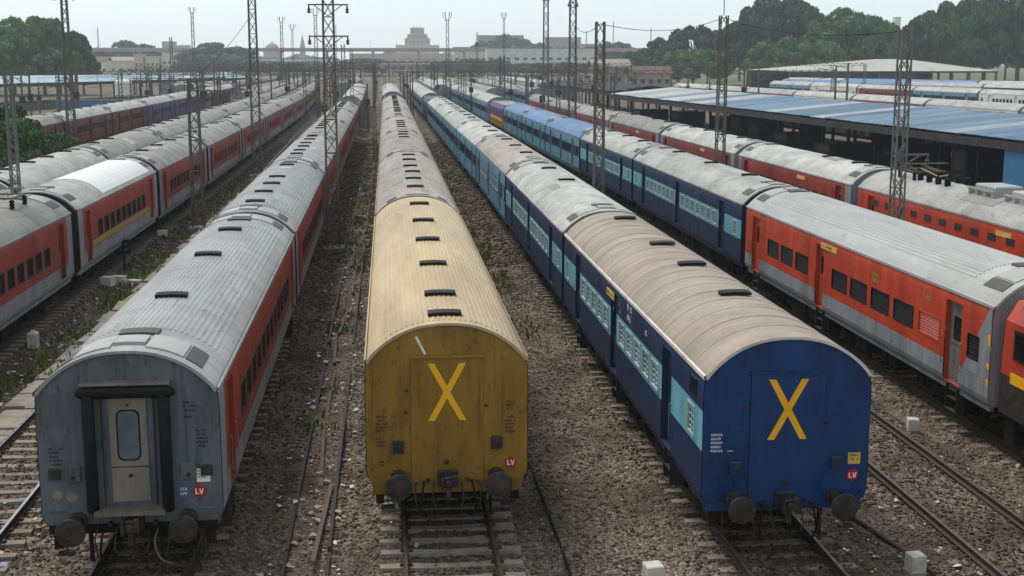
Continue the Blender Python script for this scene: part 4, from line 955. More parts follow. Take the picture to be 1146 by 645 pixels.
gl = [104, 125.5, 147, 168.5, 190, 211.5, 233, 254.5, 276]
for i in range(8):
    coach('train_coach', f'{["maroon", "maroon", "maroon", "purple", "purple", "pale blue", "maroon", "maroon"][i]} coach, {ORD[i]} from the camera on the overgrown far-left track', 'coaches on the overgrown track', 'T0', gl[i], gl[i + 1] - .7, ['maroon', 'maroon', 'maroon', 'purple', 'purple', 'icf_pale', 'maroon', 'maroon'][i], m_rwhite if i else m_rgrey, 'plain', 1, 1, 4, m_iron, gap=.7)

# locomotives
def loco(label, fx, y0, y1, m_body, m_band, m_low, rz_=None, cat='locomotive', m_roof=None):
    L = y1 - y0; h = L / 2; xa, xb = float(fx(y0)), float(fx(y1))
    root = thing('locomotive', label, cat, ((xa + xb) / 2, (y0 + y1) / 2, 0), -math.atan2(xb - xa, L))
    hw = 1.52
    def ring(y, s, zt): return [(-hw * s, y, 1.05), (-hw * s, y, 2.0), (-hw * s, y, 3.3), (-1.25 * s, y, zt), (1.25 * s, y, zt), (hw * s, y, 3.3), (hw * s, y, 2.0), (hw * s, y, 1.05)]
    b = MB(); rs = [ring(-h, .92, 3.6), ring(-h + .5, 1, 3.85), ring(h - .5, 1, 3.85), ring(h, .985, 3.75)]
    rs[0] = [(x, y + (.35 if z > 2.2 else 0), z) for x, y, z in rs[0]]; rs[3] = [(x, y - (.12 if z > 2.2 else 0), z) for x, y, z in rs[3]]
    for ra, rb in zip(rs[:-1], rs[1:]):
        for i in range(7): b.quad(ra[i], rb[i], rb[i + 1], ra[i + 1], 1 if i in (0, 6) else (2 if i == 3 else 0))
    b.poly(rs[0], 0); b.poly(rs[3][::-1], 0)
    b.build('body', [m_body, m_low, m_roof or m_rgrey], root)
    for s in (-1, 1):
        MB().box(*sorted((s * (hw + .004), s * (hw + .016))), -h + .55, h - .55, 1.86, 2.12).build('stripe', m_band, root)
        for e_ in (-1, 1):
            MB().box(*sorted((s * (hw + .003), s * (hw + .02))), e_ * (h - 1.0) - .38, e_ * (h - 1.0) + .38, 2.45, 3.15).build('window_frame', m_black, root)
            MB().box(*sorted((s * (hw + .01), s * (hw + .024))), e_ * (h - 1.0) - .32, e_ * (h - 1.0) + .32, 2.51, 3.09).build('cab_window', m_glass, root)
            put('buffer', buffer_mesh(), root, (s * .98, e_ * h, 1.1), 0 if e_ < 0 else math.pi)
        for i in range(7): MB().box(*sorted((s * (hw + .003), s * (hw + .022))), -h + 3 + i * (L - 6) / 7, -h + 3 + (i + .7) * (L - 6) / 7, 2.5, 3.1).build('side_grille', m_mesh, root)
    for e_ in (-1, 1):
        MB().box(-1.3, 1.3, *sorted((e_ * (h + .01), e_ * (h - .5))), .3, 1.05).build('cowcatcher', m_under, root)
        k = MB(); zz = e_ * (h - .16); k.box(-1.1, 1.1, *sorted((zz + e_ * .03, zz - e_ * .05)), 2.6, 3.2); k.build('windscreen', m_glass, root)
        bo = put('bogie', bogie_mesh(), root, (0, e_ * (h - 4.2), 0))
        for wy in (-1.45, 1.45):
            for s in (-1, 1): put('wheel', wheel_mesh(), bo, (s * .84, wy, .46), 0 if s > 0 else math.pi)
    MB().box(-1.3, 1.3, -h + .6, h - .6, .8, 1.06).build('underframe', m_under, root)
    return root
loco('orange-red locomotive with yellow stripe at the right edge', TR['E'], 8.2, 28.38, m_orange, m_yellow, m_iron)
loco('yellow and purple locomotive beyond the blue-roofed coaches', TR['E'], 154.5, 172, m_purple, m_yellow, m_mustard)
loco('dark navy locomotive beyond the faded blue coaches', TR['D'], 177.5, 195, m_navy, m_navy, m_navy, m_roof=m_navy)
loco('dark locomotive at the far end of the grey-ended train', TR['A'], 163, 180, m_navy, m_black, m_black, m_roof=m_black)
loco('dark locomotive at the far end of the mustard-ended train', TR['B'], 187, 204, m_navy, m_black, m_black, m_roof=m_black)
# far trains
far = [('A', 183, 4, 'lhb_dull', m_rwhite, 'far track beyond the grey-ended train'), ('D', 198, 4, 'icf_pale', m_rwhite, 'far track beyond the navy locomotive'), ('E', 175, 7, 'icf_pale', m_rwhite, 'far track beyond the yellow and purple locomotive'),
       (-37.5, 262, 6, 'lhb_dull', m_rgrey, 'far-left yard'), (-43, 270, 6, 'maroon', m_rwhite, 'far-left yard beside the pale blue canopy'), (-22.8, 205, 7, 'lhb_dull', m_rgrey, 'far yard left of the middle tracks'),
       (-26.6, 235, 6, 'icf_pale', m_rgrey, 'far yard behind the grey-roofed train'), (19.5, 230, 6, 'lhb_dull', m_rgrey, 'far yard right of the middle tracks'), (26.6, 225, 7, 'icf_pale', m_rgrey, 'far yard behind the end of the red electric train'), ('B', 207, 3, 'lhb_dull', m_rwhite, 'far track beyond the mustard-ended train'), (-9.5, 285, 5, 'lhb_dull', m_rgrey, 'far track where the empty left rails lead'), (11.4, 262, 5, 'icf_pale', m_rwhite, 'far track beside the navy-ended line'), (33.5, 262, 6, 'lhb_dull', m_rgrey, 'far track past the canopy end'), (39, 266, 6, 'icf_pale', m_rwhite, 'far track behind the canopy end'), (-49, 285, 6, 'icf_pale', m_rwhite, 'far track next to the pale blue canopy')]
for k, (tk, ys, n, lv, rf, nm) in enumerate(far):
    fx = TR[tk] if isinstance(tk, str) else line([(0, tk), (200, tk), (420, tk * .9)])
    sd = 1 if float(fx(250)) < 0 else -1
    for i in range(n):
        coach('train_coach', f'small {"blue" if lv == "icf_pale" else "red"} coach, {ORD[i]} on the {nm}', 'coaches on the ' + nm, fx, ys + i * 23, ys + i * 23 + 22.3, lv, rf, 'plain', 0, sd, 0, m_grey, gap=.7, hatch=None)

# ------------------------------------------------------------------ masts
def lattice(name, label, X, Y, H, w0, w1=None, m=None, arms=(), crown=False, cat='mast', group=None, parts=True, step=None, rot=0, rod=0, plates=True):
    m = m or m_mast; w1 = w1 or w0 * .8; z0 = float(gh(X, Y)) - .1 if abs(X) < 50 and Y < 420 else -.5
    root = thing(name, label, cat, (X, Y, z0), rot, group)
    def cn(i, t): s = (w0 + (w1 - w0) * t) / 2; return (s * (1 if i in (0, 3) else -1), s * (1 if i < 2 else -1), H * t)
    step = step or w0 * 1.35; n = max(4, int(H / step)); rl = max(.028, w0 * .07)
    for i in range(4): MB().bar(cn(i, 0), cn(i, 1), rl * 1.4, 0, 4).build('leg', m, root)
    br = MB()
    for k in range(n):
        t0, t1 = k / n, (k + 1) / n
        for i in range(4):
            j = (i + 1) % 4; a, b_ = (i, j) if (k + i) % 2 == 0 else (j, i)
            br.bar(cn(a, t0), cn(b_, t1), rl * .8, 0, 4)
            if k % 2 == 0: br.bar(cn(i, t0), cn(j, t0), rl * .65, 0, 4)
    tag(br.build('bracing', m, root), kind='stuff')
    s = w0 * .9; MB().box(-s, s, -s, s, -.3, .28, 0, .04).build('foundation', m_conc, root)
    for z, l, r in arms:
        a = MB(); a.bar((-l, 0, z), (r, 0, z), .05); a.bar((-l * .7, 0, z - .02), (0, 0, z - .55), .03); a.bar((r * .7, 0, z - .02), (0, 0, z - .55), .03); ar = a.build('cross_arm', m, root)
        for xx in (-l * .95, r * .95): MB().lathe((xx, 0, z - .42), (0, 0, 1), [(0, .05), (.06, .1), (.12, .05), (.18, .1), (.24, .05), (.4, .03)], 8).build('insulator', m_ins, ar)
    if crown:
        c = MB(); c.box(-.4, .4, -.4, .4, H, H + .08)
        for a in range(6):
            t = a * math.pi / 3; c.bar((.2 * math.cos(t), .2 * math.sin(t), H), (.75 * math.cos(t), .75 * math.sin(t), H + .7), .04); c.bar((.75 * math.cos(t), .75 * math.sin(t), H + .7), (.75 * math.cos(t), .75 * math.sin(t), H + 1.5), .06)
        c.build('lamp_crown', m, root)
    if rod: MB().bar((0, 0, H), (0, 0, H + rod), .03).build('lightning_rod', m, root)
    return root
GM = 'overhead line masts'
def ztop(y, Y): return 9.35 + (66 - y) * Y / FPX + .5
lattice('lattice_mast', 'short slim pale-topped mast between the two left trains', -15.9, 56.5, ztop(82, 56), .34, .28, m_mastg, group=GM)
lattice('lattice_mast', 'tall rusty mast rising beside the maroon coaches far left', -29.7, 125, 15.9, .75, .45, crown=False, arms=((15.6, .9, .9),), group=GM)
lattice('lattice_mast', 'stout brown mast standing in weeds right of the left red train', -10.9, 74.5, ztop(88, 75), .62, .5, arms=((8.0, .3, 1.6),), group=GM)
lattice('lattice_mast', 'tall slim mast behind the stout brown mast, top out of frame', -10.7, 107, 17.5, .72, .5, group=GM)
lattice('lattice_mast', 'tall lattice mast with two cross arms beside the grey-ended train roof', -2.85, 66, 13.6, .62, .5, arms=((12.5, 1.0, 1.0), (10.95, 1.0, 1.0)), group=GM)
lattice('lattice_mast', 'thick grey mast in front of the blue canopy near the right edge', 19.75, 48, ztop(30, 48), .44, .38, m_mastg, arms=((6.2, .1, 1.2),), group=GM)
lattice('lattice_mast', 'grey mast with thin rod on top between the white-roofed trains', 19.5, 74, ztop(18, 74), .5, .42, m_mast, rod=5, group=GM)
lattice('lattice_mast', 'rusty mast rising between the navy-ended train and the blue coaches', 9.62, 58, ztop(25, 58), .46, .36, group=GM)
lattice('lattice_mast', 'tall dark mast behind the blue-roofed coaches, right of a crowned one', 19.2, 133, 16.2, .75, .6, group=GM, arms=((15.6, .5, .5),))
lattice('lattice_mast', 'tall crowned mast behind the blue-roofed coaches, left of a dark one', 19.0, 154, 16.6, .75, .5, group=GM, crown=True, m=m_mastg)
def far_mast(px, ytop, X, Y, w0=.5, crown=False, label='', arms=()):
    lattice('lattice_mast', label, X, Y, ztop(ytop, Y), w0, w0 * .7, group=GM, crown=crown, arms=arms, step=w0 * 2)
def X_at(px, Y): return float(at_y(px, 66, Y)[0])
for px, yt, Y, w0, cr, lb in ((501, 26, 230, .6, True, 'crown-topped mast left of the faded blue coaches'), (562, 62, 190, .9, False, 'short dark mast with a box beyond the blue-roofed coaches'), (564, 22, 330, .6, True, 'distant crown-topped mast above the white buildings'),
                              (534, 38, 300, .5, False, 'distant thin mast between the two crown-topped masts'), (316, 28, 300, .7, True, 'far crown-topped mast left of the cross-arm mast'), (328, 36, 330, .5, True, 'second far crown-topped mast left of the cross-arm mast'),
                              (192, 43, 250, .55, False, 'far thin mast in front of the cream buildings at left'), (217, 18, 300, .7, True, 'far tall crowned mast in front of the left dark tree clump'), (354, 20, 260, .7, True, 'far crowned mast just left of the cross-arm mast'),
                              (384, 52, 170, .6, False, 'dark mast just right of the cross-arm mast'), (376, 30, 240, .4, False, 'thin mast directly behind the cross-arm mast'), (393, 58, 150, .4, False, 'slim mast over the far coaches of the grey-ended train'),
                              (686, 84, 128, .5, False, 'short mast by the far end of the blue canopy'), (418, 70, 120, .3, False, 'thin dark post in the gap left of the mustard-ended train'), (244, 86, 190, .5, False, 'short dark mast at the far left trains'), (260, 82, 230, .5, False, 'short mast in the far yard left of the tall slim mast'),
                              (290, 80, 210, .5, False, 'short mast at the far coaches behind the tall slim mast'), (340, 84, 200, .5, False, 'short mast in the left middle of the far yard'), (430, 84, 240, .45, False, 'short mast at the vanishing point of the tracks'),
                              (455, 78, 280, .5, False, 'short mast right of the vanishing point of the tracks'), (520, 80, 210, .5, False, 'short mast beside the far blue and white coaches'), (590, 84, 170, .5, False, 'short mast behind the farthest blue-roofed coach'), (625, 86, 150, .5, False, 'short mast behind the middle blue-roofed coach'), (650, 84, 160, .5, False, 'short mast at the left end of the blue canopy')):
    far_mast(px, yt, X_at(px, Y), Y, w0, cr, lb)

def portal(label, x0, x1, Y, z, m=None, dw=.7, Y2=None):
    m = m or m_mast; root = thing('portal_gantry', label, 'gantry', (x0, Y, -.45), 0, 'portal gantries'); L = x1 - x0
    for x in (0, L):
        b = MB()
        for sx in (-.25, .25):
            for sy in (-.25, .25): b.bar((x + sx, sy, 0), (x + sx, sy, z + .5), .05)
        n = int(z / .6)
        for i in range(n):
            for sy in (-.25, .25): b.bar((x - .25, sy, i * z / n), (x + .25, sy, (i + 1) * z / n), .03)
        b.build('post', m, root)
    b = MB(); n = int(L / dw)
    for sy in (-.25, .25):
        b.bar((0, sy, z), (L, sy, z), .05); b.bar((0, sy, z + .6), (L, sy, z + .6), .05)
        for i in range(n): b.bar((L * i / n, sy, z + (.6 if i % 2 else 0)), (L * (i + 1) / n, sy, z + (0 if i % 2 else .6)), .035)
    b.build('truss_beam', m, root)
    for i in range(int(L / 4.4)):
        x = 2.5 + i * 4.4
        if x < L - 1: MB().bar((x, 0, z), (x, 0, z - 1.3), .05).build('drop_bracket', m, root)
portal('nearest long brown portal gantry across the right-hand tracks', 26.2, 76, 215, 7.3)
portal('portal gantry behind the blue-roofed coaches', 9.2, 30, 205, 7.2)
portal('brown portal gantry across the far left tracks', -41, -9.5, 205, 7.4)
portal('second portal gantry across the far left tracks', -47, -11, 262, 7.4)
portal('far portal gantry across the middle tracks', -10, 9.5, 250, 7.4)
portal('farther portal gantry across the middle tracks', -30, 30, 300, 7.6)
portal('farthest portal gantry across the whole yard', -52, 60, 350, 7.8)
portal('portal gantry right of the white buildings', 34, 110, 290, 8.2)
def wire(p, q, sag, label, r=.018):
    b = MB(); P = [Vector(p) * (1 - t) + Vector(q) * t - Vector((0, 0, 4 * sag * t * (1 - t))) for t in [i / 12 for i in range(13)]]
    b.tube([tuple(v) for v in P], r, 0, 4); tag(b.build('overhead_wire', m_black), label, 'wire', 'overhead wires')
wire((9.62, 58, 10.9), (19.5, 74, 11.7), .5, 'sagging wire from the rusty middle mast to the rod-topped mast')
wire((19.5, 74, 11.7), (19.75, 48, 10.4), .5, 'sagging wire from the rod-topped mast to the thick grey mast')
wire((9.62, 58, 10.9), (19.2, 133, 13.4), .8, 'sagging wire from the rusty middle mast to the tall dark mast')
wire((-10.7, 107, 13), (-10.9, 74.5, 8.2), .4, 'sagging wire between the tall slim mast and the stout brown mast')
for i, (X, nm) in enumerate(((-43, 'far-left yard track'), (-37, 'second yard track'), (-32, 'overgrown track'), (-23, 'weedy strip'), (-18, 'grey-roofed train'), (-13.9, 'left red train'), (-9, 'empty left track'), (11.6, 'empty right track'), (19.5, 'gap beside the red electric train'), (22.4, 'red electric train'), (28, 'canopy track'))):
    wire((X, 165, 5.8), (X * .93, 345, 6.2), .15, f'sagging wire over the {nm} in the far yard', .03); wire((X, 165, 7.0), (X * .93, 345, 7.4), .5, f'upper sagging wire over the {nm} in the far yard', .03)
for i, X in enumerate((-5.1, 1, 7.1, 15.2)):
    wire((X, 170, 5.7), (X * .8, 300, 5.7), .1, f'contact wire over the {["grey-ended", "mustard-ended", "navy-ended", "blue-roofed"][i]} train far down its track', .03)

FG = random.Random(77)
STRIPS = {-54: 'pale canopy edge', -46: 'outer left yard track', -40: 'left yard track', -35: 'inner left yard track', -29.6: 'maroon coaches', -24.9: 'weedy left strip', -20.4: 'grey-roofed train', -16.2: 'gap between the left trains', -11.4: 'left red train', -7.6: 'left flank of the grey-ended train', -2.6: 'drain', 4.2: 'right flank of the mustard-ended train', 9.6: 'navy-ended train',
          13.2: 'empty right track', 19.2: 'blue-roofed coaches', 25.2: 'red electric train', 30.5: 'canopy front', 36: 'canopy end', 42: 'canopy rear', 50: 'outer right yard', 58: 'outermost right yard'}
for X0, nm in STRIPS.items():
    ys = sorted(FG.uniform(150, 390) for _ in range(8)) if X0 not in (30.5, 36, 42) else sorted(FG.uniform(182, 390) for _ in range(8))
    for j, Y in enumerate(ys):
        X = X0 * (1 if Y < 230 else .97)
        if -30 < X < -20 and Y < 170: continue
        H = FG.uniform(6.2, 9.4); r_ = thing('catenary_mast', f'slim dark catenary mast by the {nm}, {ORD[j]} from the camera', 'mast', (X, Y, -.45), 0, 'slim catenary masts of the distant yard')
        MB().bar((0, 0, 0), (0, 0, H), .19, 0, 4, .13).build('post', m_mast, r_)
        a = MB(); sg = FG.choice((-1, 1)); a.bar((0, 0, H - .6), (sg * 2.4, 0, H - .3), .06); a.bar((0, 0, H - 1.8), (sg * 2.4, 0, H - .5), .06); a.bar((sg * .9, 0, H - 1.5), (sg * 2.3, 0, H - 1.6), .05); a.build('cantilever_arm', m_mast, r_)
        if FG.random() < .4: MB().box(-.35, .35, -.2, .2, H * .55, H * .55 + .8).build('junction_box', m_dark, r_)
for k, (xa, xb, Y, z) in enumerate(((-34, -20, 178, 6.6), (-58, -30, 236, 7.0), (-30, -8, 284, 7.0), (-8, 16, 330, 7.2), (14, 44, 262, 7.0), (24, 60, 320, 7.4), (-60, -20, 318, 7.4), (-8, 12, 212, 7.0), (8.6, 20, 242, 7.0), (-22, 2, 386, 7.6), (0, 40, 392, 7.6))):
    portal(f'thin far portal gantry over the {["weeds beside the maroon coaches", "outer left yard", "left red train far end", "middle tracks far end", "yard past the canopy", "outer right yard far end", "pale canopy side", "mustard-ended train far end", "navy-ended train far end", "last left tracks", "last right tracks"][k]}', xa, xb, Y, z)
# ------------------------------------------------------------------ platforms and canopies
def canopy(label, P0, P1, width, ze, zr, m_list, cols, m_col, bay=2.7, under=True, fascia=True, plat=True, seed=1, cols2=(0, 1)):
    """shed roof along P0->P1 (front edge); width to the right of that direction; ridge in the middle"""
    d = Vector((P1[0] - P0[0], P1[1] - P0[1], 0)); L = d.length; rz = math.atan2(d.y, d.x)
    root = thing('platform_canopy', label, 'canopy', (P0[0], P0[1], 0), rz); g = random.Random(seed)
    n = int(L / bay); st = L / n
    def sheet(sg, k):
        b = MB(); m_ = 14
        for i in range(m_):
            xa, xb = st * i / m_, st * (i + 1) / m_; xm = (xa + xb) / 2
            y0, y1 = (0, -width / 2) if sg < 0 else (-width / 2, -width)
            za, zb = (ze, zr) if sg < 0 else (zr, ze)
            for (p, q, dz0, dz1) in ((xa, xm, 0, .05), (xm, xb, .05, 0)):
                b.quad((p, y0, za + dz0), (q, y0, za + dz1), (q, y1, zb + dz1), (p, y1, zb + dz0))
        return b.mesh('roof_sheet', m_list[k % len(m_list)])
    for i in range(n):
        for sg in (-1, 1):
            k = g.choice(cols if i < n * .62 else cols2); me_ = cached(('sheet', label, sg, k), lambda: sheet(sg, k))
            o = put('roof_sheet', me_, root, (st * i, 0, g.uniform(-.03, .03)))
    if fascia:
        for i in range(n): MB().box(st * i + .02, st * (i + 1) - .02, .02, .08, ze - .62, ze - .12).build('fascia_panel', m_dark if g.random() < .6 else m_iron, root)
    MB().box(0, L, -width / 2 - .12, -width / 2 + .12, zr - .45, zr - .12).build('ridge_beam', m_dark, root)
    for yy in (-.6, -width + .6): MB().box(0, L, yy - .08, yy + .08, ze - .3, ze - .06).build('eaves_beam', m_dark, root)
    i = 0
    while i <= n:
        for yy in (-width * .27, -width * .73): MB().box(st * i - .12, st * i + .12, yy - .12, yy + .12, .5, ze + .25).build('column', m_col, root)
        r = MB(); r.bar((st * i, -.1, ze - .12), (st * i, -width / 2, zr - .14), .09); r.bar((st * i, -width + .1, ze - .12), (st * i, -width / 2, zr - .14), .09); r.bar((st * i, -.3, ze - .25), (st * i, -width + .3, ze - .25), .07); r.build('roof_truss', m_dark, root)
        i += 2
    if plat:
        b = MB().box(-6, L + 10, -width + 1.2, -1.2, -.45, .76); tag(b.build('platform', m_plinth, None, loc=(P0[0], P0[1], 0), rz=rz), kind='structure')
    return root
canR = canopy('long faded blue platform canopy right of the red electric train', (36.9, 62.0), (30.1, 172.5), 17, 4.7, 5.5, [m_cblue, m_cpale, m_cmid, m_cwhite], [0, 0, 2, 0, 2, 1], m_dark, cols2=[1, 3, 3, 1, 2])
MB().box(-.4, 4.5, -.25, -.1, .76, 4.2).build('blue_end_screen', m_kiosk, canR).location = (6.2, 0, 0)
KG = random.Random(12)
for k in range(16):  # dark boxes added on the platform to darken the space under the canopy
    t = (k + .5) / 16; x = 36.9 + (30.1 - 36.9) * t + KG.uniform(4.5, 13); y = 62 + 110.5 * t; a, b_, h_ = KG.uniform(.8, 2.2), KG.uniform(.8, 2.4), KG.uniform(1.3, 2.5)
    r_ = thing('platform_shade_box', f'dark box added to deepen the shade under the blue canopy, {ORD[k] if k < 15 else "last"} from its right end', 'dark box', (x, y, .76), .06, 'added dark boxes under the blue canopy')
    MB().box(-a, a, -b_, b_, 0, h_).build('box_body', m_dark, r_); MB().box(-a - .1, a + .1, -b_ - .1, b_ + .1, h_, h_ + .1).build('roof', m_iron, r_); MB().box(-a - .02, -a, -b_ * .7, b_ * .7, .9, h_ - .2).build('box_front', m_mesh, r_)
canopy('dark weathered platform shed beyond the far end of the blue canopy', (33.0, 190), (29.5, 252), 13, 4.6, 5.4, [m_dark, m_iron], [0, 1], m_dark, bay=4, seed=6)
canopy('pale blue canopy stretching along the far left below the trees', (-34, 334), (-92, 205), 15, 4.7, 6.0, [m_cleft, m_cpale, m_cleft], [0, 0, 1], m_mast, bay=7, seed=4)
# trains beyond the right canopy
fxG = line([(100, 74.4), (139, 71.5), (224, 65.2), (300, 59.6)]); fxG2 = line([(100, 79.4), (139, 76.5), (224, 70.2), (300, 64.6)])
for i in range(7):
    coach('train_coach', f'pale-roofed coach, {ORD[i]} from the right in the row behind the blue canopy', 'coaches behind the blue canopy', (lambda y: fxG(y) + 1.6), 118 + i * 22.4, 118 + i * 22.4 + 21.7, 'white' if i in (1, 3) else 'lhb_dull', m_rwhite, 'plain', 1, -1, 0, m_grey, gap=.7, hatch=None)
def row(label, p0, p1, n, livs, roofs, group):
    d = Vector((p1[0] - p0[0], p1[1] - p0[1], 0)); st = d.length / n; a = -math.atan2(d.x, d.y)
    for i in range(n):
        c_ = coach('train_coach', label.format(ORD[i]), group, (lambda y: 0), -st / 2 + .35, st / 2 - .35, livs[i % len(livs)], roofs[i % len(roofs)], 'plain', 0, -1 if True else 1, 0, m_grey, gap=.7, hatch=None)
        c_.location = (p0[0] + d.x * (i + .5) / n, p0[1] + d.y * (i + .5) / n, 0); c_.rotation_euler = (0, 0, a)
row('pale-roofed navy or white coach, {} from right in the row before the shed', (140, 214), (104, 330), 5, ['white', 'icf', 'white', 'icf', 'icf'], [m_rwhite, m_rwhite, m_rwhite, m_rblue, m_rblue], 'coaches before the shed')
row('pale-roofed coach, {} from the right in the middle row behind the canopy', (108, 170), (92, 300), 6, ['lhb_dull', 'white', 'icf_pale'], [m_rwhite], 'coaches in the middle row')
row('blue-roofed coach, {} from the right in the row along the shed', (162, 262), (112, 352), 5, ['icf_pale', 'icf'], [m_rblue, m_rwhite, m_rblue], 'coaches along the shed')
row('dark red coach standing behind the blue canopy platform, {} from the right', (56.6, 64), (49.4, 176), 5, ['maroon', 'lhb_dull'], [m_rgrey], 'coaches along the canopy platform')
# maintenance shed
def shed():
    Y0 = 362; xa, xb = X_at(884, Y0), X_at(1118, Y0) ; zr, ze = 9.3, 6.3; root = thing('train_shed', 'wide open train shed with cream sheet roof below the right trees', 'shed', (xa, Y0, -.45)); L = xb - xa; dpt = 44; xr = L * .62
    P = dict(a=(0, 0, ze), b=(L, 0, ze), c=(L, dpt, ze), d=(0, dpt, ze), r0=(xr - 6, dpt * .45, zr + .4), r1=(xr + 4, dpt * .45, zr + .4))
    n = 9
    def lerp(p, q, t): return tuple(p[i] + (q[i] - p[i]) * t for i in range(3))
    for i in range(n):
        b = MB(); b.quad(lerp(P['a'], P['b'], i / n), lerp(P['a'], P['b'], (i + 1) / n), lerp(P['r0'], P['r1'], (i + 1) / n), lerp(P['r0'], P['r1'], i / n)); b.build('roof_sheet', m_shed, root)
    MB().poly([P['b'], P['c'], P['r1']]).build('roof_sheet', m_shed, root); MB().poly([P['d'], P['a'], P['r0']]).build('roof_sheet', m_shed, root); MB().quad(P['c'], P['d'], P['r0'], P['r1']).build('roof_sheet', m_shed, root)
    MB().box(0, L, -.1, .1, ze - .5, ze - .05).build('eaves_beam', m_dark, root)
    MB().box(3, L * .62, 1, 1.4, 0, ze - .6).build('front_screen', m_navy, root); MB().box(1, L - 1, dpt - 1, dpt - .6, 0, ze).build('back_wall', m_dark, root)
    for i in range(8): MB().box(L * i / 7 - .25 + (.3 if i == 0 else (-.3 if i == 7 else 0)), L * i / 7 + .25 + (.3 if i == 0 else (-.3 if i == 7 else 0)), .2, .7, 0, ze - .2).build('column', m_mast, root)
shed()

# ------------------------------------------------------------------ buildings, bridge
def building(name, label, px0, px1, Y, ytop, depth, m, rows=(), mroof=None, cat='building', wn=8, pitched=False, group=None, wm=None):
    x0, x1 = X_at(px0, Y), X_at(px1, Y); zt = ztop(ytop, Y); L = x1 - x0
    root = thing(name, label, cat, (x0, Y, -.5), 0, group)
    MB().box(0, L, 0, depth, 0, zt).build('wall', m, root)
    if pitched:
        b = MB(); o = .5; b.quad((-o, -o, zt), (L + o, -o, zt), (L + o, depth / 2, zt + depth * .22), (-o, depth / 2, zt + depth * .22)); b.quad((L + o, depth + o, zt), (-o, depth + o, zt), (-o, depth / 2, zt + depth * .22), (L + o, depth / 2, zt + depth * .22)); b.build('roof', mroof or m_brick, root)
        MB().poly([(0, .02, zt), (L, .02, zt), (L, depth / 2, zt + depth * .21), (0, depth / 2, zt + depth * .21)]).build('gable', m, root)
    else: MB().box(-.3, L + .3, -.3, depth + .3, zt, zt + .5).build('parapet', mroof or m, root)
    for (za, zb) in rows:
        for i in range(wn):
            xc = L * (i + .5) / wn; wv = L / wn * .26
            f_ = MB(); f_.box(xc - wv - .15, xc + wv + .15, -.14, -.01, za - .15, za); f_.box(xc - wv - .15, xc + wv + .15, -.2, -.01, zb, zb + .2); fo = f_.build('window', m, root)
            MB().box(xc - wv, xc + wv, -.05, -.015, za, zb).build('pane', wm or m_glass, fo)
    return root
def bridge():
    Y = 840; x0, x1 = X_at(-60, Y), X_at(720, Y); zt = ztop(55, Y) - .6; root = thing('road_bridge', 'long pale road bridge crossing the yard in the distance', 'bridge', (x0, Y, -.5)); L = x1 - x0
    MB().box(0, L, 0, 9, zt - 1.3, zt).build('deck', m_bridge, root); MB().box(0, L, -.3, 0, zt - .2, zt + 1.0).build('parapet', m_bridge, root); MB().box(0, L, 9, 9.3, zt - .2, zt + 1.0).build('parapet', m_bridge, root)
    n = 15
    for i in range(n + 1):
        x = L * i / n; MB().box(x - .6, x + .6, 2, 7, 0, zt - 1.3).build('pier', m_bridge, root); MB().box(x - 1.0, x + 1.0, .6, 8.4, zt - 2.1, zt - 1.3).build('pier_cap', m_bridge, root)
    for i in range(26): MB().bar((L * (i + .5) / 26, 4.5, zt), (L * (i + .5) / 26, 4.5, zt + 5.5), .09).build('lamp_post', m_mastg, root)
bridge()
def footbridge():
    Y = 560; x0, x1 = X_at(372, Y), X_at(560, Y); z = 8.2; root = thing('foot_bridge', 'dark bluish footbridge below the road bridge', 'bridge', (x0, Y, -.5)); L = x1 - x0
    MB().box(0, L, 0, 3, z, z + .4).build('deck', m_dark, root)
    b = MB()
    for yy in (0, 3):
        b.bar((0, yy, z + 1.5), (L, yy, z + 1.5), .06)
        for i in range(40): b.bar((L * i / 40, yy, z + (.4 if i % 2 else 1.5)), (L * (i + 1) / 40, yy, z + (1.5 if i % 2 else .4)), .04)
    b.build('truss_railing', m_navy, root)
    for i in range(7): MB().box(L * i / 6 - .25, L * i / 6 + .25, .8, 2.2, 0, z).build('pier', m_dark, root)
footbridge()
def gopuram():
    Y = 1350; x0, x1 = X_at(448, Y), X_at(487, Y); root = thing('stepped_tower_building', 'pink stepped tower building on the horizon behind the road bridge', 'building', ((x0 + x1) / 2, Y, -.5)); L = x1 - x0; zt = ztop(33, Y)
    hz = ztop(51, Y)
    MB().box(-L * .62, L * .62, 0, 20, 0, hz).build('wing', m_pink, root)
    for i, (wf, za, zb) in enumerate(((.36, hz, hz + (zt - hz) * .35), (.28, hz + (zt - hz) * .35, hz + (zt - hz) * .62), (.2, hz + (zt - hz) * .62, zt))):
        t = MB().box(-L * wf, L * wf, 2 + i * 2, 18 - i * 2, za, zb); t.box(-L * wf - .4, L * wf + .4, 1.6 + i * 2, 18.4 - i * 2, zb, zb + .5); t = t.build('tier', m_pink, root)
        for k in range(7 - i * 2): xx = -L * wf + 2 * L * wf * (k + .5) / (7 - i * 2); MB().box(xx - .5, xx + .5, 1.8 + i * 2, 1.95 + i * 2, za + (zb - za) * .3, za + (zb - za) * .75).build('window', m_glass, t)
    for s in (-1, 0, 1): MB().lathe((s * L * .1, 9, zt), (0, 0, 1), [(0, .6), (1.2, .7), (2.0, .3), (3.2, .05)], 10).build('finial', m_pink, root)
    for s in (-1, 1): MB().lathe((s * L * .3, 6, hz + (zt - hz) * .35), (0, 0, 1), [(0, .8), (1.4, .9), (2.2, .3), (3.4, .05)], 10).build('finial', m_pink, root)
gopuram()
WR = lambda *z: tuple((a, a + 1.4) for a in z)
building('building', 'long white two-storey building with dark windows right of the bridge centre', 545, 668, 810, 55, 14, m_wwall, WR(9.2, 5.6), m_conc, wn=13)
building('building', 'cream block left of the long white building', 508, 546, 900, 54, 12, m_cwall, WR(9, 5.5), m_conc, wn=5)
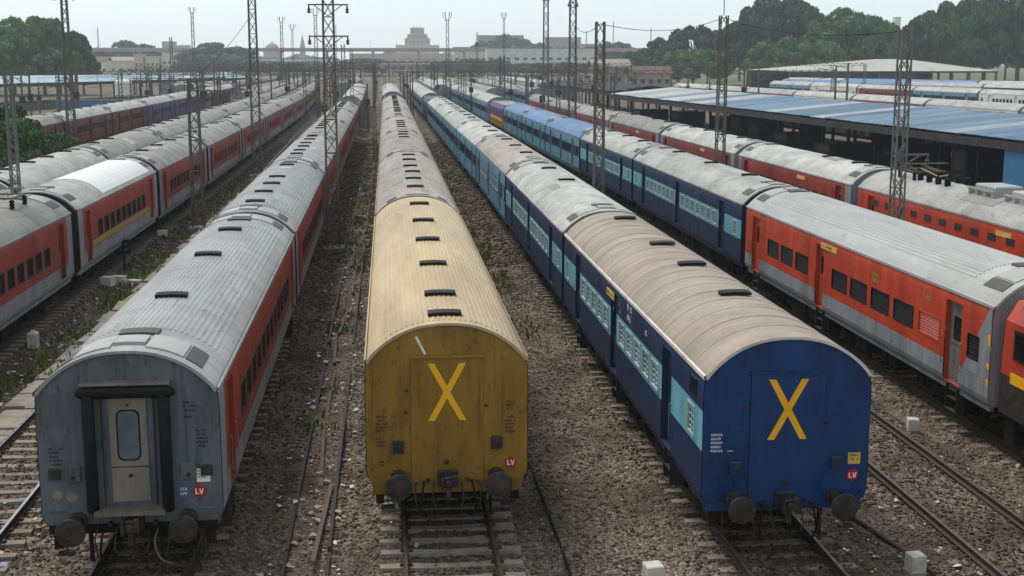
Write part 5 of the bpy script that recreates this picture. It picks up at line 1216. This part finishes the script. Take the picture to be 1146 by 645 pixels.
building('building', 'bluish grey block above the long white building', 536, 586, 1140, 41, 20, m_conc, WR(18, 22), m_conc, wn=7)
building('building', 'hazy grey block with a curved tank above the white building', 612, 650, 1230, 43, 18, m_conc, WR(16, 20), m_conc, wn=5)
building('building', 'low grey house right of the long white building', 664, 706, 430, 75, 12, m_conc, WR(2.5), m_conc, wn=5, pitched=True)
building('building', 'brown tiled house just before the right trees', 706, 752, 400, 82, 10, m_conc, WR(2.2), m_brick, wn=5, pitched=True)
building('building', 'cream house with ochre roof left of the cream villa', 95, 120, 720, 68, 10, m_cwall, WR(3), m_brick, wn=3, pitched=True)
building('building', 'low house with grey roof among the far-left trees', 120, 150, 750, 68, 10, m_cwall, WR(3), m_conc, wn=3, pitched=True)
building('building', 'pink narrow house in the far left', 150, 160, 750, 62, 9, m_pink, WR(3, 6), m_pink, wn=2)
building('building', 'cream flat-roofed house in the far left', 163, 178, 750, 64, 9, m_cwall, WR(3, 6), m_cwall, wn=3)
building('building', 'cream villa with overhanging roof left of the dark tree clump', 181, 204, 750, 59, 12, m_cwall, WR(3, 7), m_conc, wn=4)
building('building', 'hazy tall block behind the left trees', 182, 196, 1500, 48, 16, m_conc, WR(14, 18), m_conc, wn=3)
building('building', 'hazy lower block behind the left trees', 196, 212, 1500, 52, 16, m_conc, WR(12), m_conc, wn=3)
building('building', 'low white long building below the bridge at left', 284, 365, 930, 66, 12, m_wwall, WR(3, 6), m_brick, wn=12)
building('building', 'pinkish wide building below the bridge in the middle', 392, 500, 960, 61, 12, m_pink, WR(3, 7), m_cwall, wn=12)
building('building', 'hazy distant block right of the stepped tower', 640, 700, 1650, 50, 20, m_conc, WR(14), m_conc, wn=6)
building('building', 'slim distant white tower between the right trees', 1000, 1006, 1350, 20, 8, m_wwall, WR(20, 28), m_conc, wn=1)
building('building', 'slim white house gable between the right trees', 992, 1012, 780, 40, 10, m_wwall, WR(10), m_conc, wn=2)
# hazy dome and spire, aerial masts on the skyline
Y = 1450; xx = X_at(305, Y); r_ = thing('domed_building', 'hazy dome on the skyline at left', 'building', (xx, Y, -.5)); MB().box(-9, 9, -9, 9, 0, ztop(57, Y)).build('drum', m_conc, r_); MB().lathe((0, 0, ztop(57, Y)), (0, 0, 1), [(0, 8)] + [(8 * math.sin(R(a)), 8 * math.cos(R(a))) for a in range(10, 90, 12)] + [(10, .1)], 20).build('dome', m_conc, r_)
xx = X_at(339, Y); r_ = thing('church_spire', 'hazy pointed spire on the skyline at left', 'building', (xx, Y, -.5)); MB().box(-3, 3, -3, 3, 0, ztop(55, Y)).build('tower', m_conc, r_); MB().bar((0, 0, ztop(55, Y)), (0, 0, ztop(40, Y)), 3.5, 0, 8, .1).build('spire', m_conc, r_)
for px, yt, Y, lb in ((111, 33, 1260, 'left'), (656, 35, 1190, 'middle'), (686, 25, 1260, 'middle right'), (728, 32, 1260, 'right')): lattice('radio_mast', f'thin distant radio mast on the skyline, {lb} of the four', X_at(px, Y), Y, ztop(yt, Y), 1.6, .5, m_mastg, group='distant radio masts', cat='radio mast', step=3)
# left trackside kiosk and tank
p = at_z(78, 128); r_ = thing('kiosk', 'bright blue hoarding beside the maroon coaches at left', 'hoarding', (p[0] + 0.5, p[1] + 14, -.4)); MB().box(-6, 10, 0, .3, 0, 2.3).build('board', m_kiosk, r_); MB().box(-6.2, 10.2, -.1, .4, 2.3, 2.5).build('coping', m_conc, r_)
for k in range(5): MB().box(-6 + k * 4 - .1, -6 + k * 4 + .1, -.15, 0, 0, 2.3).build('post', m_conc, r_)
r_ = thing('water_tank', 'white cylindrical water tank on a stand behind the blue hoarding', 'water tank', (p[0] + 4.5, p[1] + 24, -.4))
MB().lathe((0, 0, 3.0), (0, 0, 1), [(0, 1.6), (2.4, 1.6), (2.7, 1.3), (2.9, .4)], 20).build('tank', m_white, r_)
for s in (-1, 1):
    for t in (-1, 1): MB().bar((s, t, 0), (s, t, 3.0), .12).build('leg', m_conc, r_)

# ------------------------------------------------------------------ trees and bushes
def crown_mesh(seed, m, n=11500, leaf=.052, lobes=44):
    g = np.random.default_rng(seed)
    C = []; 
    while len(C) < lobes:
        q = g.uniform(-1, 1, 3); rr = np.linalg.norm(q)
        if rr > 1 or rr < .5: continue
        if q[2] < -.55: continue
        C.append(q * .84)
    C = np.array(C); rad = g.uniform(.12, .30, lobes)
    k = g.integers(0, lobes, n); dr = g.normal(size=(n, 3)); dr /= np.linalg.norm(dr, axis=1)[:, None]
    dr[:, 2] = np.where(g.random(n) < .6, np.abs(dr[:, 2]), dr[:, 2])
    P = C[k] + dr * (rad[k] * g.uniform(.55, 1.08, n) ** .6)[:, None]
    P[:, 2] = P[:, 2] * .62 + .0
    nn = dr + g.normal(0, .55, (n, 3)); nn /= np.linalg.norm(nn, axis=1)[:, None]
    u = np.cross(nn, g.normal(size=(n, 3))); u /= np.linalg.norm(u, axis=1)[:, None]; w_ = np.cross(nn, u)
    s = leaf * g.uniform(.6, 1.35, n)[:, None]
    V = np.stack([P - u * s, P + w_ * s * .6, P + u * s, P - w_ * s * .6], 1)
    base = np.array([m.node_tree.nodes['Principled BSDF'].inputs['Base Color'].default_value[:3]])
    cl = np.array([lin(LEAF[m.name])]) * (g.uniform(.55, 1.5, (lobes, 1))[k]) * g.uniform(.75, 1.25, (n, 1))
    cl[:, 0] *= g.uniform(.85, 1.25, n)
    V[:, :, 2] += .62
    f = np.arange(n * 4).reshape(n, 4)
    me = quadmesh('crown', V.reshape(-1, 3), f, np.repeat(cl, 4, 0)); me.materials.append(m); return me
LEAF = {'leaf_deep_green': (50, 77, 36), 'leaf_mid_green': (68, 98, 42), 'leaf_blue_green': (46, 72, 40), 'leaf_bright_weed': (102, 128, 52)}
CROWNS = [crown_mesh(i, [m_leaf1, m_leaf2, m_leaf3][i % 3]) for i in range(6)]
def trunk_mesh(seed):
    g = random.Random(seed); b = MB(); b.bar((0, 0, 0), (.02, .01, .5), .05, 0, 8, .032)
    for i in range(6):
        a = i * 1.05 + g.random(); r_ = g.uniform(.25, .5); z = g.uniform(.36, .5); mid = (r_ * .45 * math.cos(a), r_ * .45 * math.sin(a), z + .18)
        b.bar((.01, .01, z - .02), mid, .026, 0, 6, .018); b.bar(mid, (r_ * math.cos(a), r_ * math.sin(a), z + .36), .018, 0, 5, .006)
    b.bar((.02, .01, .5), (.03, 0, .95), .032, 0, 6, .006)
    return b.mesh('trunk', m_bark)
TRUNKS = [trunk_mesh(i) for i in range(3)]
TG = random.Random(8)
def tree(label, X, Y, h, wid, ci, group, low=.04, name='tree'):
    root = thing(name, label, 'bush' if name == 'bush' else 'tree', (X, Y, -.5), TG.random() * 6.28, group)
    t = put('trunk', TRUNKS[ci % 3], root); t.scale = (h * .5, h * .5, h)
    hc = h * (1 - low); c = put('crown', CROWNS[ci], root, (0, 0, h * low)); c.scale = (wid / 2 * 1.08, wid / 2 * 1.08, hc / 1.21); c.rotation_euler = (0, 0, TG.random() * 6.28)
def ptree(label, px, Y, yt, wpx, ci, group, low=.04): tree(label, X_at(px, Y), Y, ztop(yt, Y), wpx * Y / FPX, ci, group, low)
GR, GL = 'trees on the right behind the shed', 'trees on the far left'
for i, (px, Y, yt, wp, ci) in enumerate([(722, 516, 54, 50, 2), (746, 489, 44, 56, 0), (776, 469, 29, 66, 2), (806, 476, 36, 56, 0), (838, 448, 12, 70, 0), (872, 455, -4, 92, 2), (906, 448, 10, 64, 0), (940, 429, 13, 92, 1), (976, 435, 22, 66, 1), (1000, 469, 44, 46, 4), (1036, 448, 16, 70, 2), (1066, 432, 4, 84, 0), (1102, 437, -6, 96, 2), (1140, 429, -8, 84, 0), (1176, 432, -4, 80, 3),
                                         (760, 432, 58, 50, 1), (792, 424, 56, 56, 4), (828, 571, 30, 60, 3), (884, 414, 44, 70, 1), (858, 416, 48, 56, 4), (922, 413, 46, 60, 4), (1020, 578, 30, 60, 3), (1052, 573, 40, 70, 4), (1086, 571, 36, 70, 1), (1126, 568, 34, 80, 4)]):
    ptree((f'{"tall" if yt < 20 else "middling" if yt < 40 else "low"} dark tree of the right grove, {ORD[i] if i < 15 else ORD[i - 15]} from left in its {"main" if i < 15 else "lower"} row'), px, Y, yt, wp, ci, GR)
for i, (px, Y, yt, wp, ci) in enumerate([(-24, 361, 20, 80, 2), (14, 365, 26, 76, 1), (48, 369, 23, 72, 4), (78, 361, 36, 54, 2), (30, 356, 46, 70, 1), (92, 364, 56, 40, 0), (-4, 356, 40, 70, 4), (66, 358, 54, 54, 1)]):
    ptree(f'green tree above the pale left canopy, {ORD[i]} of its clump', px, Y, yt, wp, ci, GL)
for i, (px, Y, yt, wp, ci) in enumerate([(112, 864, 54, 50, 2), (148, 877, 48, 60, 5), (182, 864, 56, 44, 2), (130, 837, 62, 50, 5), (216, 756, 56, 56, 2), (246, 749, 50, 66, 5), (272, 756, 57, 46, 0), (204, 769, 62, 40, 0), (232, 739, 60, 60, 2), (262, 737, 62, 60, 0)]):
    ptree(f'hazy blue-green tree left of the tall slim mast, {ORD[i]} of the clump from the left', px, Y, yt, wp, ci, 'hazy trees at middle left')
for i, (px, Y, yt, wp, ci) in enumerate([(306, 768, 68, 70, 2), (350, 775, 69, 66, 5), (408, 783, 65, 60, 2), (500, 754, 68, 50, 0), (526, 746, 66, 54, 2), (556, 742, 67, 50, 0), (596, 732, 70, 50, 2), (640, 725, 70, 54, 5), (545, 1073, 46, 40, 2), (572, 1065, 41, 44, 5), (600, 1065, 48, 40, 2), (662, 870, 53, 40, 0), (688, 855, 47, 46, 2), (706, 848, 55, 36, 5)]):
    ptree(f'distant hazy tree near the bridge, {ORD[i]} of those scattered along it', px, Y, yt, wp, ci, 'distant trees along the bridge')
BUSH = crown_mesh(21, m_leaf2, 12000, .034, 46); CROWNS.append(BUSH); CROWNS.append(crown_mesh(22, m_leaf1, 12000, .034, 46))
for i, (X, Y, h, wd, ci) in enumerate([(-25.6, 92, 5.6, 6.0, 6), (-29.5, 100, 6.8, 8.5, 7), (-23.6, 84, 4.0, 4.6, 7), (-33, 108, 6.4, 8, 6), (-22.8, 76, 3.4, 5, 6), (-26.6, 108, 3.8, 4.6, 6), (-36, 100, 6.8, 8, 7)]):
    tree(f'leafy bush beside the short left mast, {["foremost tall", "tallest dark", "low dark", "rear left", "lowest front", "rear small", "leftmost"][i]} one', X, Y, h, wd, ci, 'bushes left of the grey-roofed train', .02, 'bush')

def far_wood():
    g = np.random.default_rng(31); n = 26000; x = g.uniform(-900, 1300, n); y = g.uniform(1480, 1640, n)
    top = 15 + 5 * np.sin(x * .021) + 3.5 * np.sin(x * .063 + 1) + 2 * np.sin(x * .17)
    z = top * np.sqrt(g.random(n)); nn = g.normal(size=(n, 3)); nn /= np.linalg.norm(nn, axis=1)[:, None]; u = np.cross(nn, g.normal(size=(n, 3))); u /= np.linalg.norm(u, axis=1)[:, None]; w_ = np.cross(nn, u)
    P = np.stack([x, y, z - .5], -1); s_ = g.uniform(1.2, 2.6, n)[:, None]; V = np.stack([P - u * s_, P + w_ * s_ * .7, P + u * s_, P - w_ * s_ * .7], 1)
    cl = np.array([lin((58, 82, 44))]) * g.uniform(.7, 1.3, (n, 1)); me = quadmesh('distant_woodland', V.reshape(-1, 3), np.arange(n * 4).reshape(n, 4), np.repeat(cl, 4, 0)); me.materials.append(m_leaf3)
    tag(put('distant_woodland', me), 'hazy band of far-off woodland along the horizon', 'woodland', kind='stuff')
far_wood()
# ------------------------------------------------------------------ weeds, litter, drain and small trackside things
def weeds(n, seed, regs, hmin, hmax, m):
    g = np.random.default_rng(seed); X, Y = [], []
    for (x0, x1, y0, y1, frac) in regs:
        k = int(n * frac); cx = g.uniform(x0, x1, max(3, k // 40)); cy = y0 * (y1 / y0) ** g.random(max(3, k // 40)); j = g.integers(0, len(cx), k)
        X.append(np.clip(cx[j] + g.normal(0, .28, k), x0 - .1, x1 + .1)); Y.append(cy[j] + g.normal(0, .5, k))
    x, y = np.concatenate(X), np.concatenate(Y); n = len(x)
    a = g.random(n) * 6.28; h = hmin * (hmax / hmin) ** g.random(n); w_ = h * .10 + .01; ln = g.normal(0, .45, n) * h
    z = gh(x, y) - .02; dx, dy = np.cos(a), np.sin(a)
    V = np.stack([np.stack([x - dx * w_, y - dy * w_, z], -1), np.stack([x + dx * w_, y + dy * w_, z], -1), np.stack([x + dx * w_ * 1.5 - dy * ln * .5, y + dy * w_ * 1.5 + dx * ln * .5, z + h * .6], -1), np.stack([x - dy * ln, y + dx * ln, z + h], -1)], 1)
    cl = np.array([lin(c_) for c_ in [(106, 122, 56), (92, 112, 52), (134, 136, 70), (128, 112, 66)]])[g.integers(0, 4, n)] * g.uniform(.7, 1.3, (n, 1))
    me = quadmesh('weeds', V.reshape(-1, 3), np.arange(n * 4).reshape(n, 4), np.repeat(cl, 4, 0)); me.materials.append(m); return me
tag(put('weeds', weeds(26000, 4, [(-12, -10.5, 38, 150, .2), (-30, -20.3, 60, 150, .38), (-2.15, -1.25, 30, 120, .03), (3.4, 5.2, 44, 170, .16), (-2.6, -1.2, 60, 170, .07), (-27, -20, 100, 220, .1)], .06, .34, m_leaf4)), 'patchy green weeds growing along the tracks', 'weeds', kind='stuff')
tag(put('tall_weeds', weeds(9000, 14, [(-29.8, -20.6, 62, 190, 1.0)], .35, 1.3, m_leaf2)), 'tall green weeds along the overgrown far-left track', 'weeds', kind='stuff')
def litter(n, seed, regs):
    g = np.random.default_rng(seed); X, Y = [], []
    for (x0, x1, y0, y1, fr) in regs:
        k = int(n * fr); X.append(g.uniform(x0, x1, k)); Y.append(y0 * (y1 / y0) ** g.random(k))
    x, y = np.concatenate(X), np.concatenate(Y); n = len(x); s = .026 * (4.0) ** (g.random(n) ** 2.2)
    a = g.random(n) * 6.28; dx, dy = np.cos(a), np.sin(a); z = gh(x, y) + .035
    P = []
    for (p, q) in ((-1, -.7), (0, -.8), (1, -.6), (1, .7), (0, .6), (-1, .8)):
        p_, q_ = p * s * g.uniform(.6, 1.2, n), q * s * g.uniform(.5, 1.2, n)
        P.append(np.stack([x + dx * p_ - dy * q_, y + dy * p_ + dx * q_, z + s * g.uniform(0, .8, n)], -1))
    V = np.stack(P, 1); F = (np.array([(0, 1, 4, 5), (1, 2, 3, 4)])[None] + (np.arange(n) * 6)[:, None, None]).reshape(-1, 4)
    cl = np.array([lin(c_) for c_ in [(226, 222, 214), (206, 200, 190), (180, 170, 156), (216, 214, 212), (190, 176, 140), (150, 160, 176), (170, 140, 120)]])[g.integers(0, 7, n)]
    me = quadmesh('litter', V.reshape(-1, 3), F, np.repeat(cl, 6, 0)); me.materials.append(mat('litter_paper', (220, 216, 208), .7, .12, 8, dirt=(130, 120, 108), dirt_amt=.4, dirt_scale=9, attr='col', rand=0)); return me
tag(put('litter', litter(1800, 6, [(-12.0, -10.3, 34, 120, .46), (-12.5, -7, 22, 36, .12), (-2.6, -.9, 18, 110, .36), (8.9, 11, 18, 34, .05), (-3, 18, 18, 60, .11)])), 'scraps of pale litter strewn between the tracks', 'litter', kind='stuff')

def drain():
    root = put('drain', None, None, (-1.72, 0, 0)); tag(root, 'shallow litter-filled drain between the grey-ended and mustard-ended trains', 'drain')
    for s in (-1, 1):
        for k in range(11):
            y0, y1 = 15 + k * 9.5, 15 + (k + 1) * 9.5 - .06
            MB().box(s * .42 - .035, s * .42 + .035, y0, y1, -.5, float(gh(-1.72 + s * .42, y0 + 4)) + .11).build('edge_rail', m_iron, root)
    g = random.Random(5); y = 19.0
    while y < 70:
        L = g.uniform(2.2, 5.5); dx = g.uniform(-.16, .16); z = float(gh(-1.72 + dx, y + L / 2)) + .04
        MB().box(-.05, .05, 0, L, 0, .06, 0, .01).build('plank', m_wood, root, loc=(dx, y, z), rz=g.uniform(-.04, .04)); y += L + g.uniform(-.1, .5)
drain()
def marker(label, x, y, s=.26, hgt=.34, m=None, cap=False):
    z = float(gh(x, y)) - .08; r_ = thing('marker_post', label, 'marker', (x, y, z), random.Random(label).uniform(-.2, .2), 'trackside markers')
    MB().box(-s / 2 - .03, s / 2 + .03, -s / 2 - .03, s / 2 + .03, 0, .14).build('base', m_conc, r_); MB().box(-s / 2, s / 2, -s / 2, s / 2, .14, .14 + hgt, 0, .02).build('block', m or m_lime, r_)
def gpt(px, py): q = at_z(px, py, -.4); return float(q[0]), float(q[1])
for lb, px, py, s, h_ in (('whitewashed block on ballast before the orange-red coach', 1021, 487, .28, .3), ('whitewashed block right of the navy end at bottom edge', 1024, 641, .3, .34), ('whitewashed block at the bottom edge between the two crossed ends', 731, 648, .34, .26)):
    marker(lb, *gpt(px, py), s, h_)
x, y = gpt(38, 392); r_ = thing('boundary_stone', 'pale pointed concrete stone left of the grey-ended coach', 'marker', (x, y, -.5)); MB().box(-.16, .16, -.16, .16, 0, .78, 0, .1).build('shaft', m_lime, r_); MB().box(-.22, .22, -.22, .22, 0, .16).build('base', m_conc, r_)
# signal box, white crates and slabs on the strip left of the grey-ended train
x, y = gpt(140, 305); r_ = thing('shunt_signal', 'black shunting signal on a post by the left red train', 'signal', (x, y, -.5))
MB().bar((0, 0, 0), (0, 0, 1.15), .06, 0, 8).build('post', m_iron, r_); MB().box(-.32, .32, -.16, .16, 1.0, 1.62, 0, .04).build('signal_head', m_black, r_); MB().box(-.38, .38, -.3, -.16, 1.58, 1.66).build('hood', m_black, r_)
for sx, zz in ((-.14, 1.2), (.14, 1.2), (.14, 1.45)): MB().lathe((sx, -.16, zz), (0, -1, 0), [(0, .08), (.1, .08), (.1, .06), (.04, .05)], 12).build('lens', m_glassd, r_)
for lb, px, py, a, b_, h_ in (('white plastic tub left of the shunting signal', 121, 322, .5, .4, .38), ('tilted white crate behind the white tub', 133, 318, .55, .4, .34), ('cream sack lying right of the white tub', 150, 318, .6, .35, .2), ('pale box further along the weedy strip', 182, 268, .5, .4, .32)):
    x, y = gpt(px, py); r_ = thing('crate', lb, 'crate', (x, y, float(gh(x, y)) - .02), random.Random(lb).uniform(-.6, .6), 'discarded white containers')
    q = MB(); t = .03; q.box(-a / 2, a / 2, -b_ / 2, b_ / 2, 0, t); q.box(-a / 2, -a / 2 + t, -b_ / 2, b_ / 2, t, h_); q.box(a / 2 - t, a / 2, -b_ / 2, b_ / 2, t, h_); q.box(-a / 2 + t, a / 2 - t, -b_ / 2, -b_ / 2 + t, t, h_); q.box(-a / 2 + t, a / 2 - t, b_ / 2 - t, b_ / 2, t, h_); q.build('tub', m_white, r_)
    MB().box(-a / 2 - .02, a / 2 + .02, -b_ / 2 - .02, b_ / 2 + .02, h_ - .02, h_ + .02).build('lid', m_white, r_)
r_ = put('path', None, None, (0, 0, 0)); tag(r_, kind='structure'); g = random.Random(9); y = 27.0
while y < 92:
    L = g.uniform(1.2, 2.3); x = -10.15 + g.uniform(-.08, .08); w_ = g.uniform(.45, .62)
    MB().box(-w_, w_, -L / 2, L / 2, -.12, .06, 0, .02).build('slab', m_conc, r_, loc=(x, y + L / 2, float(gh(x, y + L / 2)) + g.uniform(0, .04)), rz=g.uniform(-.06, .06)); y += L + g.uniform(.04, .5)
b = MB(); pts = [(gpt(px, py)) for px, py in ((950, 575), (1000, 610), (1046, 648))]
tag(MB().tube([(x, y, float(gh(x, y)) + .06) for x, y in pts], .045, 0, 8).build('pipe', m_rust), 'thin rusty pipe lying right of the navy end', 'pipe')
pts = [gpt(px, py) for px, py in ((592, 520), (606, 556), (622, 600), (640, 650))]
tag(MB().tube([(x, y, float(gh(x, y)) + .05) for x, y in pts], .03, 0, 8).build('cable', m_black), 'black cable lying on ballast right of the mustard end', 'cable')

# ------------------------------------------------------------------ haze
hz = MB().box(-1900, 1900, -400, 2000, -2.0, 44)
hm = bpy.data.materials.new('haze_air'); hm.use_nodes = True; n_ = hm.node_tree.nodes; n_.remove(n_['Principled BSDF'])
pv = n_.new('ShaderNodeVolumePrincipled'); pv.inputs['Color'].default_value = (.86, .95, 1.0, 1); pv.inputs['Density'].default_value = .00027; pv.inputs['Anisotropy'].default_value = .5
hm.node_tree.links.new(pv.outputs[0], n_['Material Output'].inputs['Volume'])
tag(hz.build('haze', hm), kind='stuff')
